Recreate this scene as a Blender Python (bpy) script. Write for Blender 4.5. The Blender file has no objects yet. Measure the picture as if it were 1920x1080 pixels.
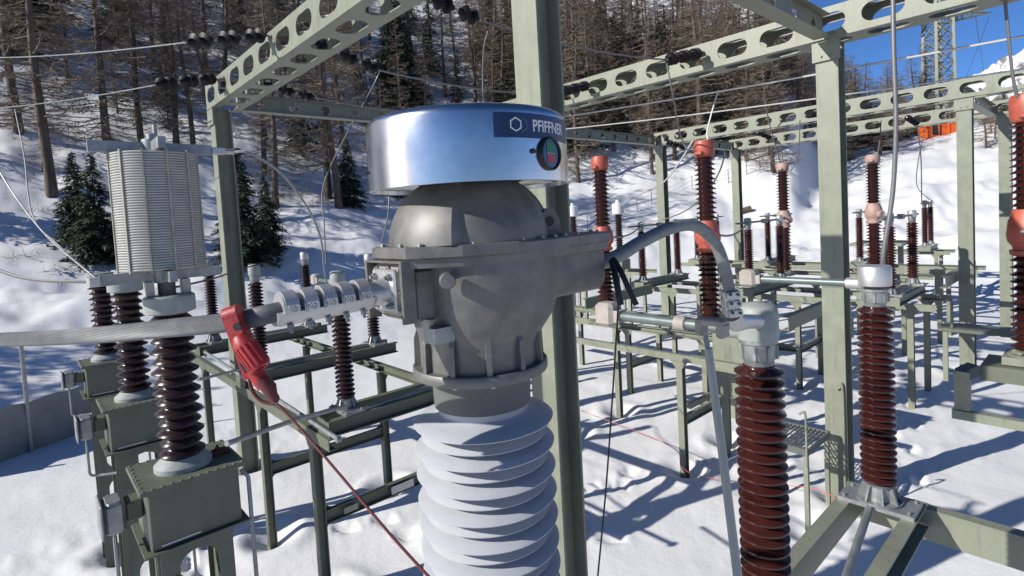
import bpy, math, random
import numpy as np
from mathutils import Vector, Matrix, noise as mnoise
R = math.radians
scene = bpy.context.scene
# ------------------------------------------------------------------ camera
FPX, PPY, PITCH, ROLL, YAW, EYE = 1026.0, 460.0, R(2.9), R(3.17), R(48.0), 4.0
_F0 = Vector((math.cos(YAW), math.sin(YAW), 0)); _R0 = Vector((math.sin(YAW), -math.cos(YAW), 0)); _Z = Vector((0, 0, 1))
CF = _F0 * math.cos(PITCH) - _Z * math.sin(PITCH); _U0 = _Z * math.cos(PITCH) + _F0 * math.sin(PITCH)
CR = _R0 * math.cos(ROLL) - _U0 * math.sin(ROLL); CU = _U0 * math.cos(ROLL) + _R0 * math.sin(ROLL)
CAM = Vector((0, 0, EYE))
cam = bpy.data.cameras.new('camera'); cam.sensor_fit = 'HORIZONTAL'; cam.sensor_width = 36; cam.lens = FPX / 1920 * 36
cam.shift_y = (PPY - 540) / 1920; cam.clip_start = 0.05; cam.clip_end = 20000
camo = bpy.data.objects.new('camera', cam); scene.collection.objects.link(camo)
camo.matrix_world = Matrix(((CR.x, CU.x, -CF.x, 0), (CR.y, CU.y, -CF.y, 0), (CR.z, CU.z, -CF.z, EYE), (0, 0, 0, 1)))
scene.camera = camo
# ------------------------------------------------------------------ sky, sun, exposure
SUN_EL, SUN_DIR = R(29), Vector((-0.94, 0.345, 0)).normalized()          # horizontal direction towards the sun
world = bpy.data.worlds.new('World'); scene.world = world; world.use_nodes = True
wn = world.node_tree.nodes; wl = world.node_tree.links
sky = wn.new('ShaderNodeTexSky'); sky.sky_type = 'NISHITA'; sky.sun_disc = False
sky.sun_elevation = SUN_EL; sky.sun_rotation = math.atan2(SUN_DIR.x, SUN_DIR.y)
sky.altitude = 2500; sky.air_density = 0.85; sky.dust_density = 0.0; sky.ozone_density = 10.0
wl.new(sky.outputs[0], wn['Background'].inputs[0]); wn['Background'].inputs[1].default_value = 0.095
sun = bpy.data.lights.new('sun', 'SUN'); sun.energy = 5.0; sun.angle = R(0.5); sun.color = (1, 0.955, 0.88)
suno = bpy.data.objects.new('sun', sun); scene.collection.objects.link(suno)
sd = Vector((SUN_DIR.x * math.cos(SUN_EL), SUN_DIR.y * math.cos(SUN_EL), math.sin(SUN_EL)))
suno.rotation_euler = sd.to_track_quat('Z', 'Y').to_euler(); suno.location = sd * 60
scene.view_settings.view_transform = 'Standard'; scene.view_settings.look = 'None'
scene.view_settings.exposure = 0.36; scene.view_settings.gamma = 1.0
scene.cycles.max_bounces = 6; scene.cycles.diffuse_bounces = 2

# ------------------------------------------------------------------ helpers
def at(x, y, d):                       # a point d metres along the view axis
    return CAM + (CF + CR * ((x - 960) / FPX) - CU * ((y - PPY) / FPX)) * d
def at_x(x, y, X):
    r = CF + CR * ((x - 960) / FPX) - CU * ((y - PPY) / FPX); return CAM + r * (X / r.x)
def at_z(x, y, z):
    r = CF + CR * ((x - 960) / FPX) - CU * ((y - PPY) / FPX); return CAM + r * ((z - EYE) / r.z)
COL = scene.collection
def mat(name, color, rough=0.5, metal=0.0, var=0.0, scale=8.0, bump=0.0, bscale=40.0, color2=None, spec=0.5, coat=0.0, stretch=None, streak=0.0, streak_col=(0.07, 0.045, 0.028)):
    m = bpy.data.materials.new(name); m.use_nodes = True; nt = m.node_tree; b = nt.nodes['Principled BSDF']
    b.inputs['Base Color'].default_value = (*color, 1); b.inputs['Roughness'].default_value = rough
    b.inputs['Metallic'].default_value = metal; b.inputs['Specular IOR Level'].default_value = spec
    if coat: b.inputs['Coat Weight'].default_value = coat; b.inputs['Coat Roughness'].default_value = 0.06
    tc = nt.nodes.new('ShaderNodeTexCoord'); src = tc.outputs['Object']
    if stretch:
        mp = nt.nodes.new('ShaderNodeMapping'); mp.inputs['Scale'].default_value = stretch; nt.links.new(src, mp.inputs[0]); src = mp.outputs[0]
    if var or color2:
        n = nt.nodes.new('ShaderNodeTexNoise'); n.inputs['Scale'].default_value = scale; n.inputs['Detail'].default_value = 6; n.inputs['Roughness'].default_value = 0.65
        nt.links.new(src, n.inputs[0]); cr = nt.nodes.new('ShaderNodeValToRGB')
        c2 = color2 or tuple(max(0, c * (1 + var)) for c in color); c1 = color if color2 else tuple(c * (1 - var) for c in color)
        cr.color_ramp.elements[0].position = 0.35; cr.color_ramp.elements[1].position = 0.65
        cr.color_ramp.elements[0].color = (*c1, 1); cr.color_ramp.elements[1].color = (*c2, 1)
        nt.links.new(n.outputs[0], cr.inputs[0]); nt.links.new(cr.outputs[0], b.inputs['Base Color'])
        mr = nt.nodes.new('ShaderNodeMapRange'); mr.inputs[3].default_value = max(0.04, rough - 0.08); mr.inputs[4].default_value = min(1, rough + 0.1)
        nt.links.new(n.outputs[0], mr.inputs[0]); nt.links.new(mr.outputs[0], b.inputs['Roughness'])
    if streak:
        mp2 = nt.nodes.new('ShaderNodeMapping'); mp2.inputs['Scale'].default_value = (7, 7, 0.7); nt.links.new(tc.outputs['Object'], mp2.inputs[0])
        n3 = nt.nodes.new('ShaderNodeTexNoise'); n3.inputs['Scale'].default_value = 2.2; n3.inputs['Detail'].default_value = 7; n3.inputs['Roughness'].default_value = 0.7; nt.links.new(mp2.outputs[0], n3.inputs[0])
        r3 = nt.nodes.new('ShaderNodeMapRange'); r3.inputs[1].default_value = 0.52; r3.inputs[2].default_value = 0.78; r3.inputs[3].default_value = 0.0; r3.inputs[4].default_value = streak; nt.links.new(n3.outputs[0], r3.inputs[0])
        mx = nt.nodes.new('ShaderNodeMix'); mx.data_type = 'RGBA'; mx.inputs[7].default_value = (*streak_col, 1); nt.links.new(r3.outputs[0], mx.inputs[0])
        lk = b.inputs['Base Color'].links
        if lk: nt.links.new(lk[0].from_socket, mx.inputs[6])
        else: mx.inputs[6].default_value = (*color, 1)
        nt.links.new(mx.outputs[2], b.inputs['Base Color'])
    if bump:
        n2 = nt.nodes.new('ShaderNodeTexNoise'); n2.inputs['Scale'].default_value = bscale; n2.inputs['Detail'].default_value = 5
        nt.links.new(src, n2.inputs[0]); bp = nt.nodes.new('ShaderNodeBump'); bp.inputs['Strength'].default_value = bump; bp.inputs['Distance'].default_value = 0.02
        nt.links.new(n2.outputs[0], bp.inputs['Height']); nt.links.new(bp.outputs[0], b.inputs['Normal'])
    return m
M = {}
M['steel'] = mat('olive_painted_steel', (0.19, 0.203, 0.153), 0.45, var=0.10, scale=3.5, bump=0.10, bscale=60, streak=0.5)
M['steel_dark'] = mat('dark_olive_steel', (0.105, 0.117, 0.084), 0.5, var=0.14, scale=4, bump=0.1, streak=0.55)  # same olive steel in a darker tone, streaked
M['galv'] = mat('galvanised_steel', (0.27, 0.285, 0.285), 0.45, metal=0.55, var=0.2, scale=14, bump=0.1, bscale=80)
M['alu'] = mat('brushed_aluminium', (0.58, 0.585, 0.59), 0.2, metal=1.0, var=0.10, scale=5, bump=0.012, bscale=5)
M['cast'] = mat('cast_aluminium', (0.148, 0.146, 0.139), 0.52, metal=0.45, var=0.22, scale=16, bump=0.03, bscale=320, streak=0.5, streak_col=(0.09, 0.085, 0.075))
M['cast_bright'] = mat('bright_cast_aluminium', (0.50, 0.50, 0.49), 0.42, metal=0.7, var=0.08, scale=12, bump=0.1, bscale=160)
M['silicone'] = mat('grey_silicone', (0.41, 0.425, 0.45), 0.45, var=0.05, scale=6, bump=0.04, bscale=90, streak=0.28, streak_col=(0.26, 0.25, 0.23))
M['collar'] = mat('dark_grey_collar', (0.10, 0.105, 0.10), 0.6, var=0.1, bump=0.05)
M['porc'] = mat('brown_porcelain', (0.036, 0.0095, 0.008), 0.15, var=0.3, scale=5, coat=0.0, spec=0.45)
M['porc_shade'] = mat('shaded_brown_porcelain', (0.022, 0.0105, 0.0095), 0.25, var=0.3, scale=5, spec=0.4)  # the brown porcelain again, with shade put into a darker colour
M['red_paint'] = mat('orange_red_paint', (0.36, 0.078, 0.048), 0.45, var=0.22, scale=7, bump=0.06, streak=0.35, streak_col=(0.22, 0.08, 0.05))
M['pink_paint'] = mat('faded_red_paint', (0.36, 0.24, 0.205), 0.6, var=0.15, scale=6, bump=0.05, streak=0.4, streak_col=(0.2, 0.12, 0.1))
M['disc'] = mat('dark_glazed_disc', (0.008, 0.006, 0.008), 0.5, var=0.2, spec=0.25)
M['head_grey'] = mat('grey_green_cap', (0.27, 0.30, 0.28), 0.55, var=0.15, scale=8, bump=0.05, streak=0.4)
M['red_plastic'] = mat('red_plastic', (0.31, 0.022, 0.024), 0.48, var=0.18, scale=30, bump=0.08, bscale=120, streak=0.3, streak_col=(0.25, 0.06, 0.05))
M['cord'] = mat('dark_red_cord', (0.10, 0.018, 0.018), 0.6)
M['black'] = mat('black_rubber', (0.012, 0.012, 0.013), 0.5)
M['cable'] = mat('bare_aluminium_strand', (0.12, 0.125, 0.13), 0.5, metal=0.3, var=0.15, scale=20)
M['flex'] = mat('grey_braided_cable', (0.20, 0.21, 0.21), 0.55, metal=0.3, var=0.15, scale=30, bump=0.2, bscale=300)
M['wire'] = mat('conductor_wire', (0.16, 0.16, 0.165), 0.5, metal=0.4)
M['wire_w'] = mat('bright_bus_wire', (0.5, 0.5, 0.49), 0.4, metal=0.3)
M['tube'] = mat('grey_contact_tube', (0.13, 0.16, 0.155), 0.42, metal=0.3, var=0.2, scale=10)
M['beige'] = mat('weathered_beige_casting', (0.31, 0.28, 0.25), 0.6, var=0.12, scale=14, bump=0.1)
M['pole'] = mat('beige_grey_pole', (0.36, 0.36, 0.32), 0.42, var=0.08, scale=6)
M['navy'] = mat('navy_label', (0.010, 0.026, 0.085), 0.35)
M['white'] = mat('white_print', (0.62, 0.62, 0.62), 0.4)
M['navy2'] = mat('slate_print', (0.10, 0.14, 0.22), 0.4)
M['green_p'] = mat('green_indicator', (0.01, 0.13, 0.05), 0.3)
M['red_p'] = mat('red_indicator', (0.35, 0.02, 0.02), 0.3)
M['glass'] = mat('dark_gauge_face', (0.012, 0.012, 0.014), 0.08, coat=1.0)
M['coil'] = mat('winding_grey', (0.36, 0.36, 0.335), 0.6, metal=0.0, var=0.12, scale=12)
M['yellow'] = mat('yellowed_fibre_strut', (0.34, 0.315, 0.25), 0.6, var=0.2, scale=20)
M['rust'] = mat('rust_brown', (0.10, 0.035, 0.018), 0.8, var=0.3, scale=25)
M['tarp'] = mat('grey_tarp', (0.20, 0.21, 0.21), 0.6, var=0.15, scale=2, bump=0.3, bscale=6)
M['orange'] = mat('orange_panel', (0.75, 0.13, 0.02), 0.45, var=0.1)
M['dark'] = mat('dark_panel', (0.03, 0.03, 0.03), 0.5)
M['log'] = mat('cut_log', (0.30, 0.20, 0.11), 0.8, var=0.25, scale=6)
M['rope'] = mat('red_white_rope', (0.55, 0.12, 0.09), 0.7)
M['bark'] = mat('larch_bark', (0.095, 0.07, 0.052), 0.9, var=0.35, scale=5, bump=0.6, bscale=10, stretch=(1, 1, 0.25))
M['twig'] = mat('larch_twigs', (0.185, 0.142, 0.106), 0.9, var=0.35, scale=0.7)
M['bark_s'] = mat('spruce_bark', (0.05, 0.038, 0.03), 0.9, var=0.3, scale=5, bump=0.5, bscale=10)
M['needle'] = mat('spruce_needles', (0.024, 0.046, 0.022), 0.75, var=0.4, scale=1.2)
M['twig_dead'] = mat('dry_brush', (0.10, 0.07, 0.045), 0.9, var=0.2)

class MB:
    def __init__(s): s.v = []; s.f = []; s.sm = []
    def add(s, vs, fs, smooth=False):
        o = len(s.v); s.v += [tuple(p) for p in vs]; s.f += [tuple(i + o for i in f) for f in fs]; s.sm += [smooth] * len(fs); return s
    def box(s, a, b, bev=0.0):
        (x0, y0, z0), (x1, y1, z1) = a, b
        if bev:
            pts = []
            c = [(x0 + bev, y0), (x1 - bev, y0), (x1, y0 + bev), (x1, y1 - bev), (x1 - bev, y1), (x0 + bev, y1), (x0, y1 - bev), (x0, y0 + bev)]
            cx, cy = (x0 + x1) / 2, (y0 + y1) / 2; sx = 1 - 2 * bev / max(x1 - x0, 1e-6); sy = 1 - 2 * bev / max(y1 - y0, 1e-6)
            ring = lambda k, z: [(cx + (p[0] - cx) * (sx if k else 1), cy + (p[1] - cy) * (sy if k else 1), z) for p in c]
            return s.loft([ring(1, z0), ring(0, z0 + bev), ring(0, z1 - bev), ring(1, z1)], smooth=False)
        v = [(x0, y0, z0), (x1, y0, z0), (x1, y1, z0), (x0, y1, z0), (x0, y0, z1), (x1, y0, z1), (x1, y1, z1), (x0, y1, z1)]
        return s.add(v, [(3, 2, 1, 0), (4, 5, 6, 7), (0, 1, 5, 4), (1, 2, 6, 5), (2, 3, 7, 6), (3, 0, 4, 7)])
    def bar(s, p, q, w, h, up=(0, 0, 1)):                       # rectangular bar from p to q
        p, q = Vector(p), Vector(q); d = (q - p).normalized(); u = Vector(up); a = d.cross(u)
        if a.length < 1e-4: a = d.cross(Vector((1, 0, 0)))
        a.normalize(); b = a.cross(d).normalized(); a *= w / 2; b *= h / 2
        v = [p - a - b, p + a - b, p + a + b, p - a + b, q - a - b, q + a - b, q + a + b, q - a + b]
        return s.add(v, [(3, 2, 1, 0), (4, 5, 6, 7), (0, 1, 5, 4), (1, 2, 6, 5), (2, 3, 7, 6), (3, 0, 4, 7)])
    def loft(s, rings, smooth=True, caps=True):
        n = len(rings[0]); v = [p for r in rings for p in r]; f = []
        for i in range(len(rings) - 1):
            for k in range(n): f.append((i * n + k, i * n + (k + 1) % n, (i + 1) * n + (k + 1) % n, (i + 1) * n + k))
        s.add(v, f, smooth)
        if caps: s.add(rings[0], [tuple(range(n - 1, -1, -1))]); s.add(rings[-1], [tuple(range(n))])
        return s
    def tube(s, path, r, n=8, caps=True, smooth=True):
        P = [Vector(p) for p in path]; rs = r if isinstance(r, (list, tuple)) else [r] * len(P); rings = []; a = None
        for i, p in enumerate(P):
            d = (P[min(i + 1, len(P) - 1)] - P[max(i - 1, 0)]).normalized()
            if a is None: a = d.orthogonal().normalized()
            else:
                a = a - d * a.dot(d); a = a.normalized() if a.length > 1e-6 else d.orthogonal().normalized()
            b = d.cross(a); rings.append([p + (a * math.cos(2 * math.pi * k / n) + b * math.sin(2 * math.pi * k / n)) * rs[i] for k in range(n)])
        return s.loft(rings, smooth, caps)
    def rev(s, prof, n=24, c=(0, 0, 0), axis=None, smooth=True, caps=True, ph=0.0):       # prof: list of (radius, height)
        c = Vector(c)
        if axis is None: e1, e2, e3 = Vector((1, 0, 0)), Vector((0, 1, 0)), Vector((0, 0, 1))
        else:
            e3 = Vector(axis).normalized(); e1 = e3.orthogonal().normalized(); e2 = e3.cross(e1)
        rings = [[c + e3 * z + (e1 * math.cos(ph + 2 * math.pi * k / n) + e2 * math.sin(ph + 2 * math.pi * k / n)) * r for k in range(n)] for r, z in prof]
        return s.loft(rings, smooth, caps)
    def bolt(s, p, axis, r=0.009, h=0.008): return s.rev([(r, 0), (r, h), (r * 0.55, h), (r * 0.55, h * 1.8)], 6, p, axis, False)
    def build(s, name, m, parent=None, edge=True, **props):
        me = bpy.data.meshes.new(name); root = parent
        while root is not None and root.parent is not None: root = root.parent
        off = Vector(root['_o']) if root is not None and '_o' in root else Vector((0, 0, 0))
        vs = [(a[0] - off.x, a[1] - off.y, a[2] - off.z) for a in s.v] if off.length else s.v
        me.from_pydata(vs, [], s.f); me.polygons.foreach_set('use_smooth', s.sm)
        if edge and any(s.sm): me.set_sharp_from_angle(angle=R(42))
        me.materials.append(M[m] if isinstance(m, str) else m); me.update()
        o = bpy.data.objects.new(name, me); COL.objects.link(o)
        if parent is not None: o.parent = parent
        for k, v in props.items(): o[k] = v
        return o
def thing(name, label, cat, loc=(0, 0, 0), group=None):
    o = bpy.data.objects.new(name, None); COL.objects.link(o); o.location = loc; o.empty_display_size = 0.2
    o['label'] = label; o['category'] = cat; o['_o'] = tuple(loc)
    if group: o['group'] = group
    return o
def tag(o, label, cat, group=None):
    o['label'] = label; o['category'] = cat
    if group: o['group'] = group
    return o
def kids(o): return [c for c in bpy.data.objects if c.parent == o]
def dup(root, loc, label=None, group=None, rz=0.0, sc=None, ch=None):
    r = root.copy(); COL.objects.link(r); r.location = loc; r.rotation_euler = (0, 0, rz)
    if sc: r.scale = sc if isinstance(sc, (tuple, list)) else (sc, sc, sc)
    if label: r['label'] = label
    if group: r['group'] = group
    for c0 in (ch if ch is not None else root.children):
        c = c0.copy(); COL.objects.link(c); c.parent = r
        for g in (c0.children if ch is None else ()):
            d = g.copy(); COL.objects.link(d); d.parent = c
    return r
def bez(p0, p1, p2, p3, n=16):
    p0, p1, p2, p3 = map(Vector, (p0, p1, p2, p3))
    return [p0 * (1 - t) ** 3 + p1 * 3 * t * (1 - t) ** 2 + p2 * 3 * t * t * (1 - t) + p3 * t ** 3 for t in [i / n for i in range(n + 1)]]
def spline(pts, n=8):                                            # Catmull-Rom through the points
    P = [Vector(p) for p in pts]; P = [P[0] * 2 - P[1]] + P + [P[-1] * 2 - P[-2]]; out = []
    for i in range(1, len(P) - 2):
        a, b, c, d = P[i - 1:i + 3]
        for k in range(n):
            t = k / n; out.append(0.5 * ((2 * b) + (c - a) * t + (2 * a - 5 * b + 4 * c - d) * t * t + (3 * b - a - 3 * c + d) * t ** 3))
    return out + [P[-2]]
def sag(p, q, s, n=14):
    p, q = Vector(p), Vector(q); return [p.lerp(q, i / n) - Vector((0, 0, s * 4 * (i / n) * (1 - i / n))) for i in range(n + 1)]

# ------------------------------------------------------------------ terrain
_rng = np.random.RandomState(7); _perm = _rng.rand(256, 256)
def vnoise(x, y):
    xi = np.floor(x).astype(int); yi = np.floor(y).astype(int); fx = x - xi; fy = y - yi
    fx = fx * fx * (3 - 2 * fx); fy = fy * fy * (3 - 2 * fy); g = lambda a, b: _perm[a & 255, b & 255]
    return (g(xi, yi) * (1 - fx) + g(xi + 1, yi) * fx) * (1 - fy) + (g(xi, yi + 1) * (1 - fx) + g(xi + 1, yi + 1) * fx) * fy - 0.5
def sstep(a, b, x):
    t = np.clip((x - a) / (b - a), 0, 1); return t * t * (3 - 2 * t)
def polar_dir(x, y):
    dep = _F0.x * x + _F0.y * y; lat = _R0.x * x + _R0.y * y; return np.arctan2(lat, dep)
def hill_t(x, y): return np.hypot(np.maximum(x - 25, 0), np.maximum(y - 15, 0))
def ground(x, y, fine=True):
    x = np.asarray(x, float); y = np.asarray(y, float); t = hill_t(x, y); a = polar_dir(x, y)
    right = sstep(0.47, 0.60, a)
    gent = sstep(0.15, 0.5, a); h = (0.33 - 0.12 * gent) * (np.sqrt(t * t + 9) - 3)
    brk = 14 + 40 * right; t2 = np.maximum(t - brk, 0); h = h + (0.32 * (1 - right) - 0.16 * right) * (np.sqrt(t2 * t2 + 16) - 4)
    h = np.where(t > 170, h - 0.45 * (t - 170), h)
    if fine:
        k = sstep(0, 12, t)
        h = h + vnoise(x * 0.23 + 3, y * 0.23) * (0.10 + 0.8 * k) + vnoise(x * 0.7, y * 0.7 + 9) * (0.05 + 0.3 * k) + vnoise(x * 2.1 + 5, y * 2.1) * (0.020 + 0.10 * k)
        pat = sstep(-0.05, 0.2, vnoise(x * 0.35 + 40, y * 0.35 + 11))
        rs_ = sstep(0.30, 0.5, a) * k; h = h + rs_ * (vnoise(x * 1.3 + 8, y * 1.3) * 0.16 + vnoise(x * 0.45 + 3, y * 0.9) * 0.25)
        for off in (0.0, 1.7, 2.6):                              # vehicle tracks up the right slope
            dd = (x - 38) * 0.42 + (y - 8.5 - off) + 0.6 * np.sin(x * 0.15); h = h - 0.16 * np.exp(-(dd / 0.28) ** 2) * sstep(0, 5, t) + 0.08 * np.exp(-((np.abs(dd) - 0.5) / 0.2) ** 2) * sstep(0, 5, t)
        h = h + vnoise(x * 6, y * 6) * (0.008 + 0.022 * pat) + vnoise(x * 14, y * 14) * (0.003 + 0.009 * pat)
    return h
LEGS = [(2.63, 9.9), (3.06, 2.98), (7.93, 2.49), (15.43, 2.38), (20.0, 2.2), (2.17, 5.72), (2.17, 7.42), (2.17, 10.3), (3.9, 5.72), (3.9, 7.42), (7.3, 4.45), (7.3, 6.7), (8.7, 4.45), (8.7, 6.7), (0.7, 4.06), (0.7, 6.15), (0.7, 8.45), (6.87, 2.53), (12.25, 4.6), (13.55, 4.6), (12.25, 7.6), (8.2, 3.6)]
_fr = random.Random(17); PRINTS = []
for (xa, ya, xb, yb, n) in ((3.0, 6.9, 5.2, 4.2, 9), (4.0, 5.6, 6.6, 4.9, 8), (1.2, 7.2, 2.0, 9.6, 7), (5.2, 1.5, 7.2, 0.2, 7), (9.0, 2.0, 14.0, 3.2, 10), (4.4, 6.2, 5.6, 8.8, 9)):
    L = math.hypot(xb - xa, yb - ya); dx, dy = (xb - xa) / L, (yb - ya) / L
    for i in range(n):
        s_ = i / (n - 1); o_ = 0.13 * (1 if i % 2 else -1) + _fr.uniform(-0.05, 0.05); PRINTS.append((xa + (xb - xa) * s_ - dy * o_ + _fr.uniform(-.06, .06), ya + (yb - ya) * s_ + dx * o_ + _fr.uniform(-.06, .06), dx, dy))
def dent(X, Y, Z):
    for (lx, ly) in LEGS:
        d2 = (X - lx) ** 2 + (Y - ly) ** 2; Z -= 0.16 * np.exp(-d2 / 0.05) - 0.045 * np.exp(-((np.sqrt(d2) - 0.42) / 0.14) ** 2)
    for (lx, ly, dx, dy) in PRINTS:
        u = (X - lx) * dx + (Y - ly) * dy; w = -(X - lx) * dy + (Y - ly) * dx; q = (u / 0.17) ** 2 + (w / 0.085) ** 2
        Z -= 0.065 * np.exp(-q * q) - 0.012 * np.exp(-((np.sqrt(q) - 1.35) / 0.3) ** 2)
    return Z
def gz(x, y): return float(ground(x, y))
def hit(px, py, far=400.0):                                      # where the line of sight meets the ground
    r = CF + CR * ((px - 960) / FPX) - CU * ((py - PPY) / FPX); d = 5.0
    while d < far:
        p = CAM + r * d
        if p.z < gz(p.x, p.y): return p
        d += 0.15
    return None
snow = bpy.data.materials.new('snow'); snow.use_nodes = True
nt = snow.node_tree; b = nt.nodes['Principled BSDF']; b.inputs['Roughness'].default_value = 0.55; b.inputs['Specular IOR Level'].default_value = 0.35
tc = nt.nodes.new('ShaderNodeTexCoord'); n1 = nt.nodes.new('ShaderNodeTexNoise'); n1.inputs['Scale'].default_value = 0.8; n1.inputs['Detail'].default_value = 8
cr = nt.nodes.new('ShaderNodeValToRGB'); cr.color_ramp.elements[0].color = (0.67, 0.675, 0.685, 1); cr.color_ramp.elements[1].color = (0.75, 0.75, 0.745, 1)
nt.links.new(tc.outputs['Object'], n1.inputs[0]); nt.links.new(n1.outputs[0], cr.inputs[0]); nt.links.new(cr.outputs[0], b.inputs['Base Color'])
n2 = nt.nodes.new('ShaderNodeTexNoise'); n2.inputs['Scale'].default_value = 9; n2.inputs['Detail'].default_value = 9; n2.inputs['Roughness'].default_value = 0.7
bp = nt.nodes.new('ShaderNodeBump'); bp.inputs['Strength'].default_value = 0.35; bp.inputs['Distance'].default_value = 0.03
nt.links.new(tc.outputs['Object'], n2.inputs[0]); nt.links.new(n2.outputs[0], bp.inputs['Height']); nt.links.new(bp.outputs[0], b.inputs['Normal'])
def make_ground():
    ang = np.concatenate([np.linspace(-1.02, 1.02, 560), np.linspace(1.06, 2 * math.pi - 1.06, 70)])
    rad = np.concatenate([[0.05, 0.8], np.geomspace(1.5, 40, 250), np.geomspace(40.6, 420, 110)])
    A, Q = np.meshgrid(ang, rad); X = Q * (np.cos(A) * _F0.x + np.sin(A) * _R0.x); Y = Q * (np.cos(A) * _F0.y + np.sin(A) * _R0.y)
    Zg = ground(X, Y); nr = int(np.searchsorted(rad, 22)); Zg[:nr] = dent(X[:nr], Y[:nr], Zg[:nr]); n = len(ang); m = len(rad)
    V = np.stack([X, Y, Zg], -1).reshape(-1, 3); i = np.arange(m - 1)[:, None] * n; k = np.arange(n)[None]; k2 = (k + 1) % n
    Fq = np.stack([i + k, i + n + k, i + n + k2, i + k2], -1).reshape(-1, 4)[:, ::-1]
    me = bpy.data.meshes.new('ground'); me.vertices.add(len(V)); me.vertices.foreach_set('co', V.ravel())
    me.loops.add(Fq.size); me.loops.foreach_set('vertex_index', Fq.ravel().astype(np.int32))
    me.polygons.add(len(Fq)); me.polygons.foreach_set('loop_start', np.arange(0, Fq.size, 4, dtype=np.int32)); me.polygons.foreach_set('loop_total', np.full(len(Fq), 4, dtype=np.int32))
    me.update(); me.validate(); me.polygons.foreach_set('use_smooth', [True] * len(me.polygons)); me.materials.append(snow)
    o = bpy.data.objects.new('ground', me); COL.objects.link(o); o['kind'] = 'structure'; o['label'] = 'snow covered ground of the yard and the slope behind it'
    return o
make_ground()
# far snowy mountain
def make_mountain():
    m = bpy.data.materials.new('snow_and_rock'); m.use_nodes = True; nt = m.node_tree; b = nt.nodes['Principled BSDF']; b.inputs['Roughness'].default_value = 0.8
    tc = nt.nodes.new('ShaderNodeTexCoord'); n = nt.nodes.new('ShaderNodeTexNoise'); n.inputs['Scale'].default_value = 0.012; n.inputs['Detail'].default_value = 10; n.inputs['Roughness'].default_value = 0.7
    cr = nt.nodes.new('ShaderNodeValToRGB'); cr.color_ramp.elements[0].position = 0.52; cr.color_ramp.elements[1].position = 0.58
    cr.color_ramp.elements[0].color = (0.86, 0.88, 0.92, 1); cr.color_ramp.elements[1].color = (0.17, 0.16, 0.16, 1)
    nt.links.new(tc.outputs['Object'], n.inputs[0]); nt.links.new(n.outputs[0], cr.inputs[0]); nt.links.new(cr.outputs[0], b.inputs['Base Color'])
    pk = at(1935, 62, 3000); N = 120; vs = []; fs = []
    d0 = Vector((CF.x, CF.y, 0)).normalized(); r0 = Vector((CR.x, CR.y, 0)).normalized()
    for i in range(N):
        for k in range(N):
            u = (i / (N - 1) * 2 - 1) * 1500; w = (k / (N - 1) * 2 - 1) * 1100
            ridge = max(0.0, 1 - abs(w + 0.25 * u) / 1100 - 0.0) * max(0.0, 1 - (abs(u) / (1050 if u < 0 else 2400)) ** 0.9)
            z = pk.z * 1.0 * ridge ** 0.9
            p = Vector((u * 0.004, w * 0.004, 0.3)); z += (mnoise.fractal(p, 0.9, 2.1, 6) * 130 + mnoise.fractal(p * 5, 0.8, 2.1, 4) * 28) * (0.25 + 0.75 * min(1, ridge * 3)) * (0.35 if ridge > 0.9 else 1)
            q = pk + r0 * u + d0 * w; vs.append((q.x, q.y, z - 30))
    for i in range(N - 1):
        for k in range(N - 1): fs.append((i * N + k, (i + 1) * N + k, (i + 1) * N + k + 1, i * N + k + 1))
    o = MB().add(vs, fs, True).build('mountain', m, edge=False); o['kind'] = 'structure'; o['label'] = 'distant snowy rock mountain peak'
make_mountain()

# ------------------------------------------------------------------ steelwork
SW = 0.26
def hcol(mb, x, y, z0, z1, s=SW, tf=0.02, tw=0.014):             # H section, flanges facing +-X, corner (x, y) nearest the camera
    mb.box((x, y, z0), (x + tf, y + s, z1)); mb.box((x + s - tf, y, z0), (x + s, y + s, z1))
    mb.box((x + tf, y + s / 2 - tw / 2, z0), (x + s - tf, y + s / 2 + tw / 2, z1))
def perf(mb, o, u, v, L, W, n, hl, hw, th, rr=None):             # plate L x W in directions u, v with n obround holes
    o, u, v = Vector(o), Vector(u), Vector(v); w = u.cross(v); cl = L / n
    r = hw / 2 if rr is None else rr; hl = min(hl, cl * 0.8)
    for c in range(n):
        cx = (c + 0.5) * cl; cy = W / 2; inner = []
        for q, (sx, sy) in enumerate(((1, 1), (-1, 1), (-1, -1), (1, -1))):
            for k in range(6):
                a = math.pi / 2 * (q + k / 5); inner.append((sx * (hl / 2 - r) + r * math.cos(a), sy * (hw / 2 - r) + r * math.sin(a)))
        m = len(inner); outer = []
        for (ix, iy) in inner:
            k = min(cl / 2 / max(abs(ix), 1e-6), W / 2 / max(abs(iy), 1e-6)); outer.append((ix * k, iy * k))
        # snap the outer point nearest each corner onto it
        for sx, sy in ((1, 1), (-1, 1), (-1, -1), (1, -1)):
            j = min(range(m), key=lambda j: (outer[j][0] - sx * cl / 2) ** 2 + (outer[j][1] - sy * W / 2) ** 2); outer[j] = (sx * cl / 2, sy * W / 2)
        P = lambda p, t: o + u * (cx + p[0]) + v * (cy + p[1]) + w * t
        vs = [P(p, th / 2) for p in inner] + [P(p, th / 2) for p in outer] + [P(p, -th / 2) for p in inner] + [P(p, -th / 2) for p in outer]; fs = []
        for j in range(m):
            k = (j + 1) % m
            fs += [(j, m + j, m + k, k), (2 * m + k, 3 * m + k, 3 * m + j, 2 * m + j), (k, 2 * m + k, 2 * m + j, j), (m + j, 3 * m + j, 3 * m + k, m + k)]
        mb.add(vs, fs)
BZ0, BZ1 = 6.03, 6.42
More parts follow.
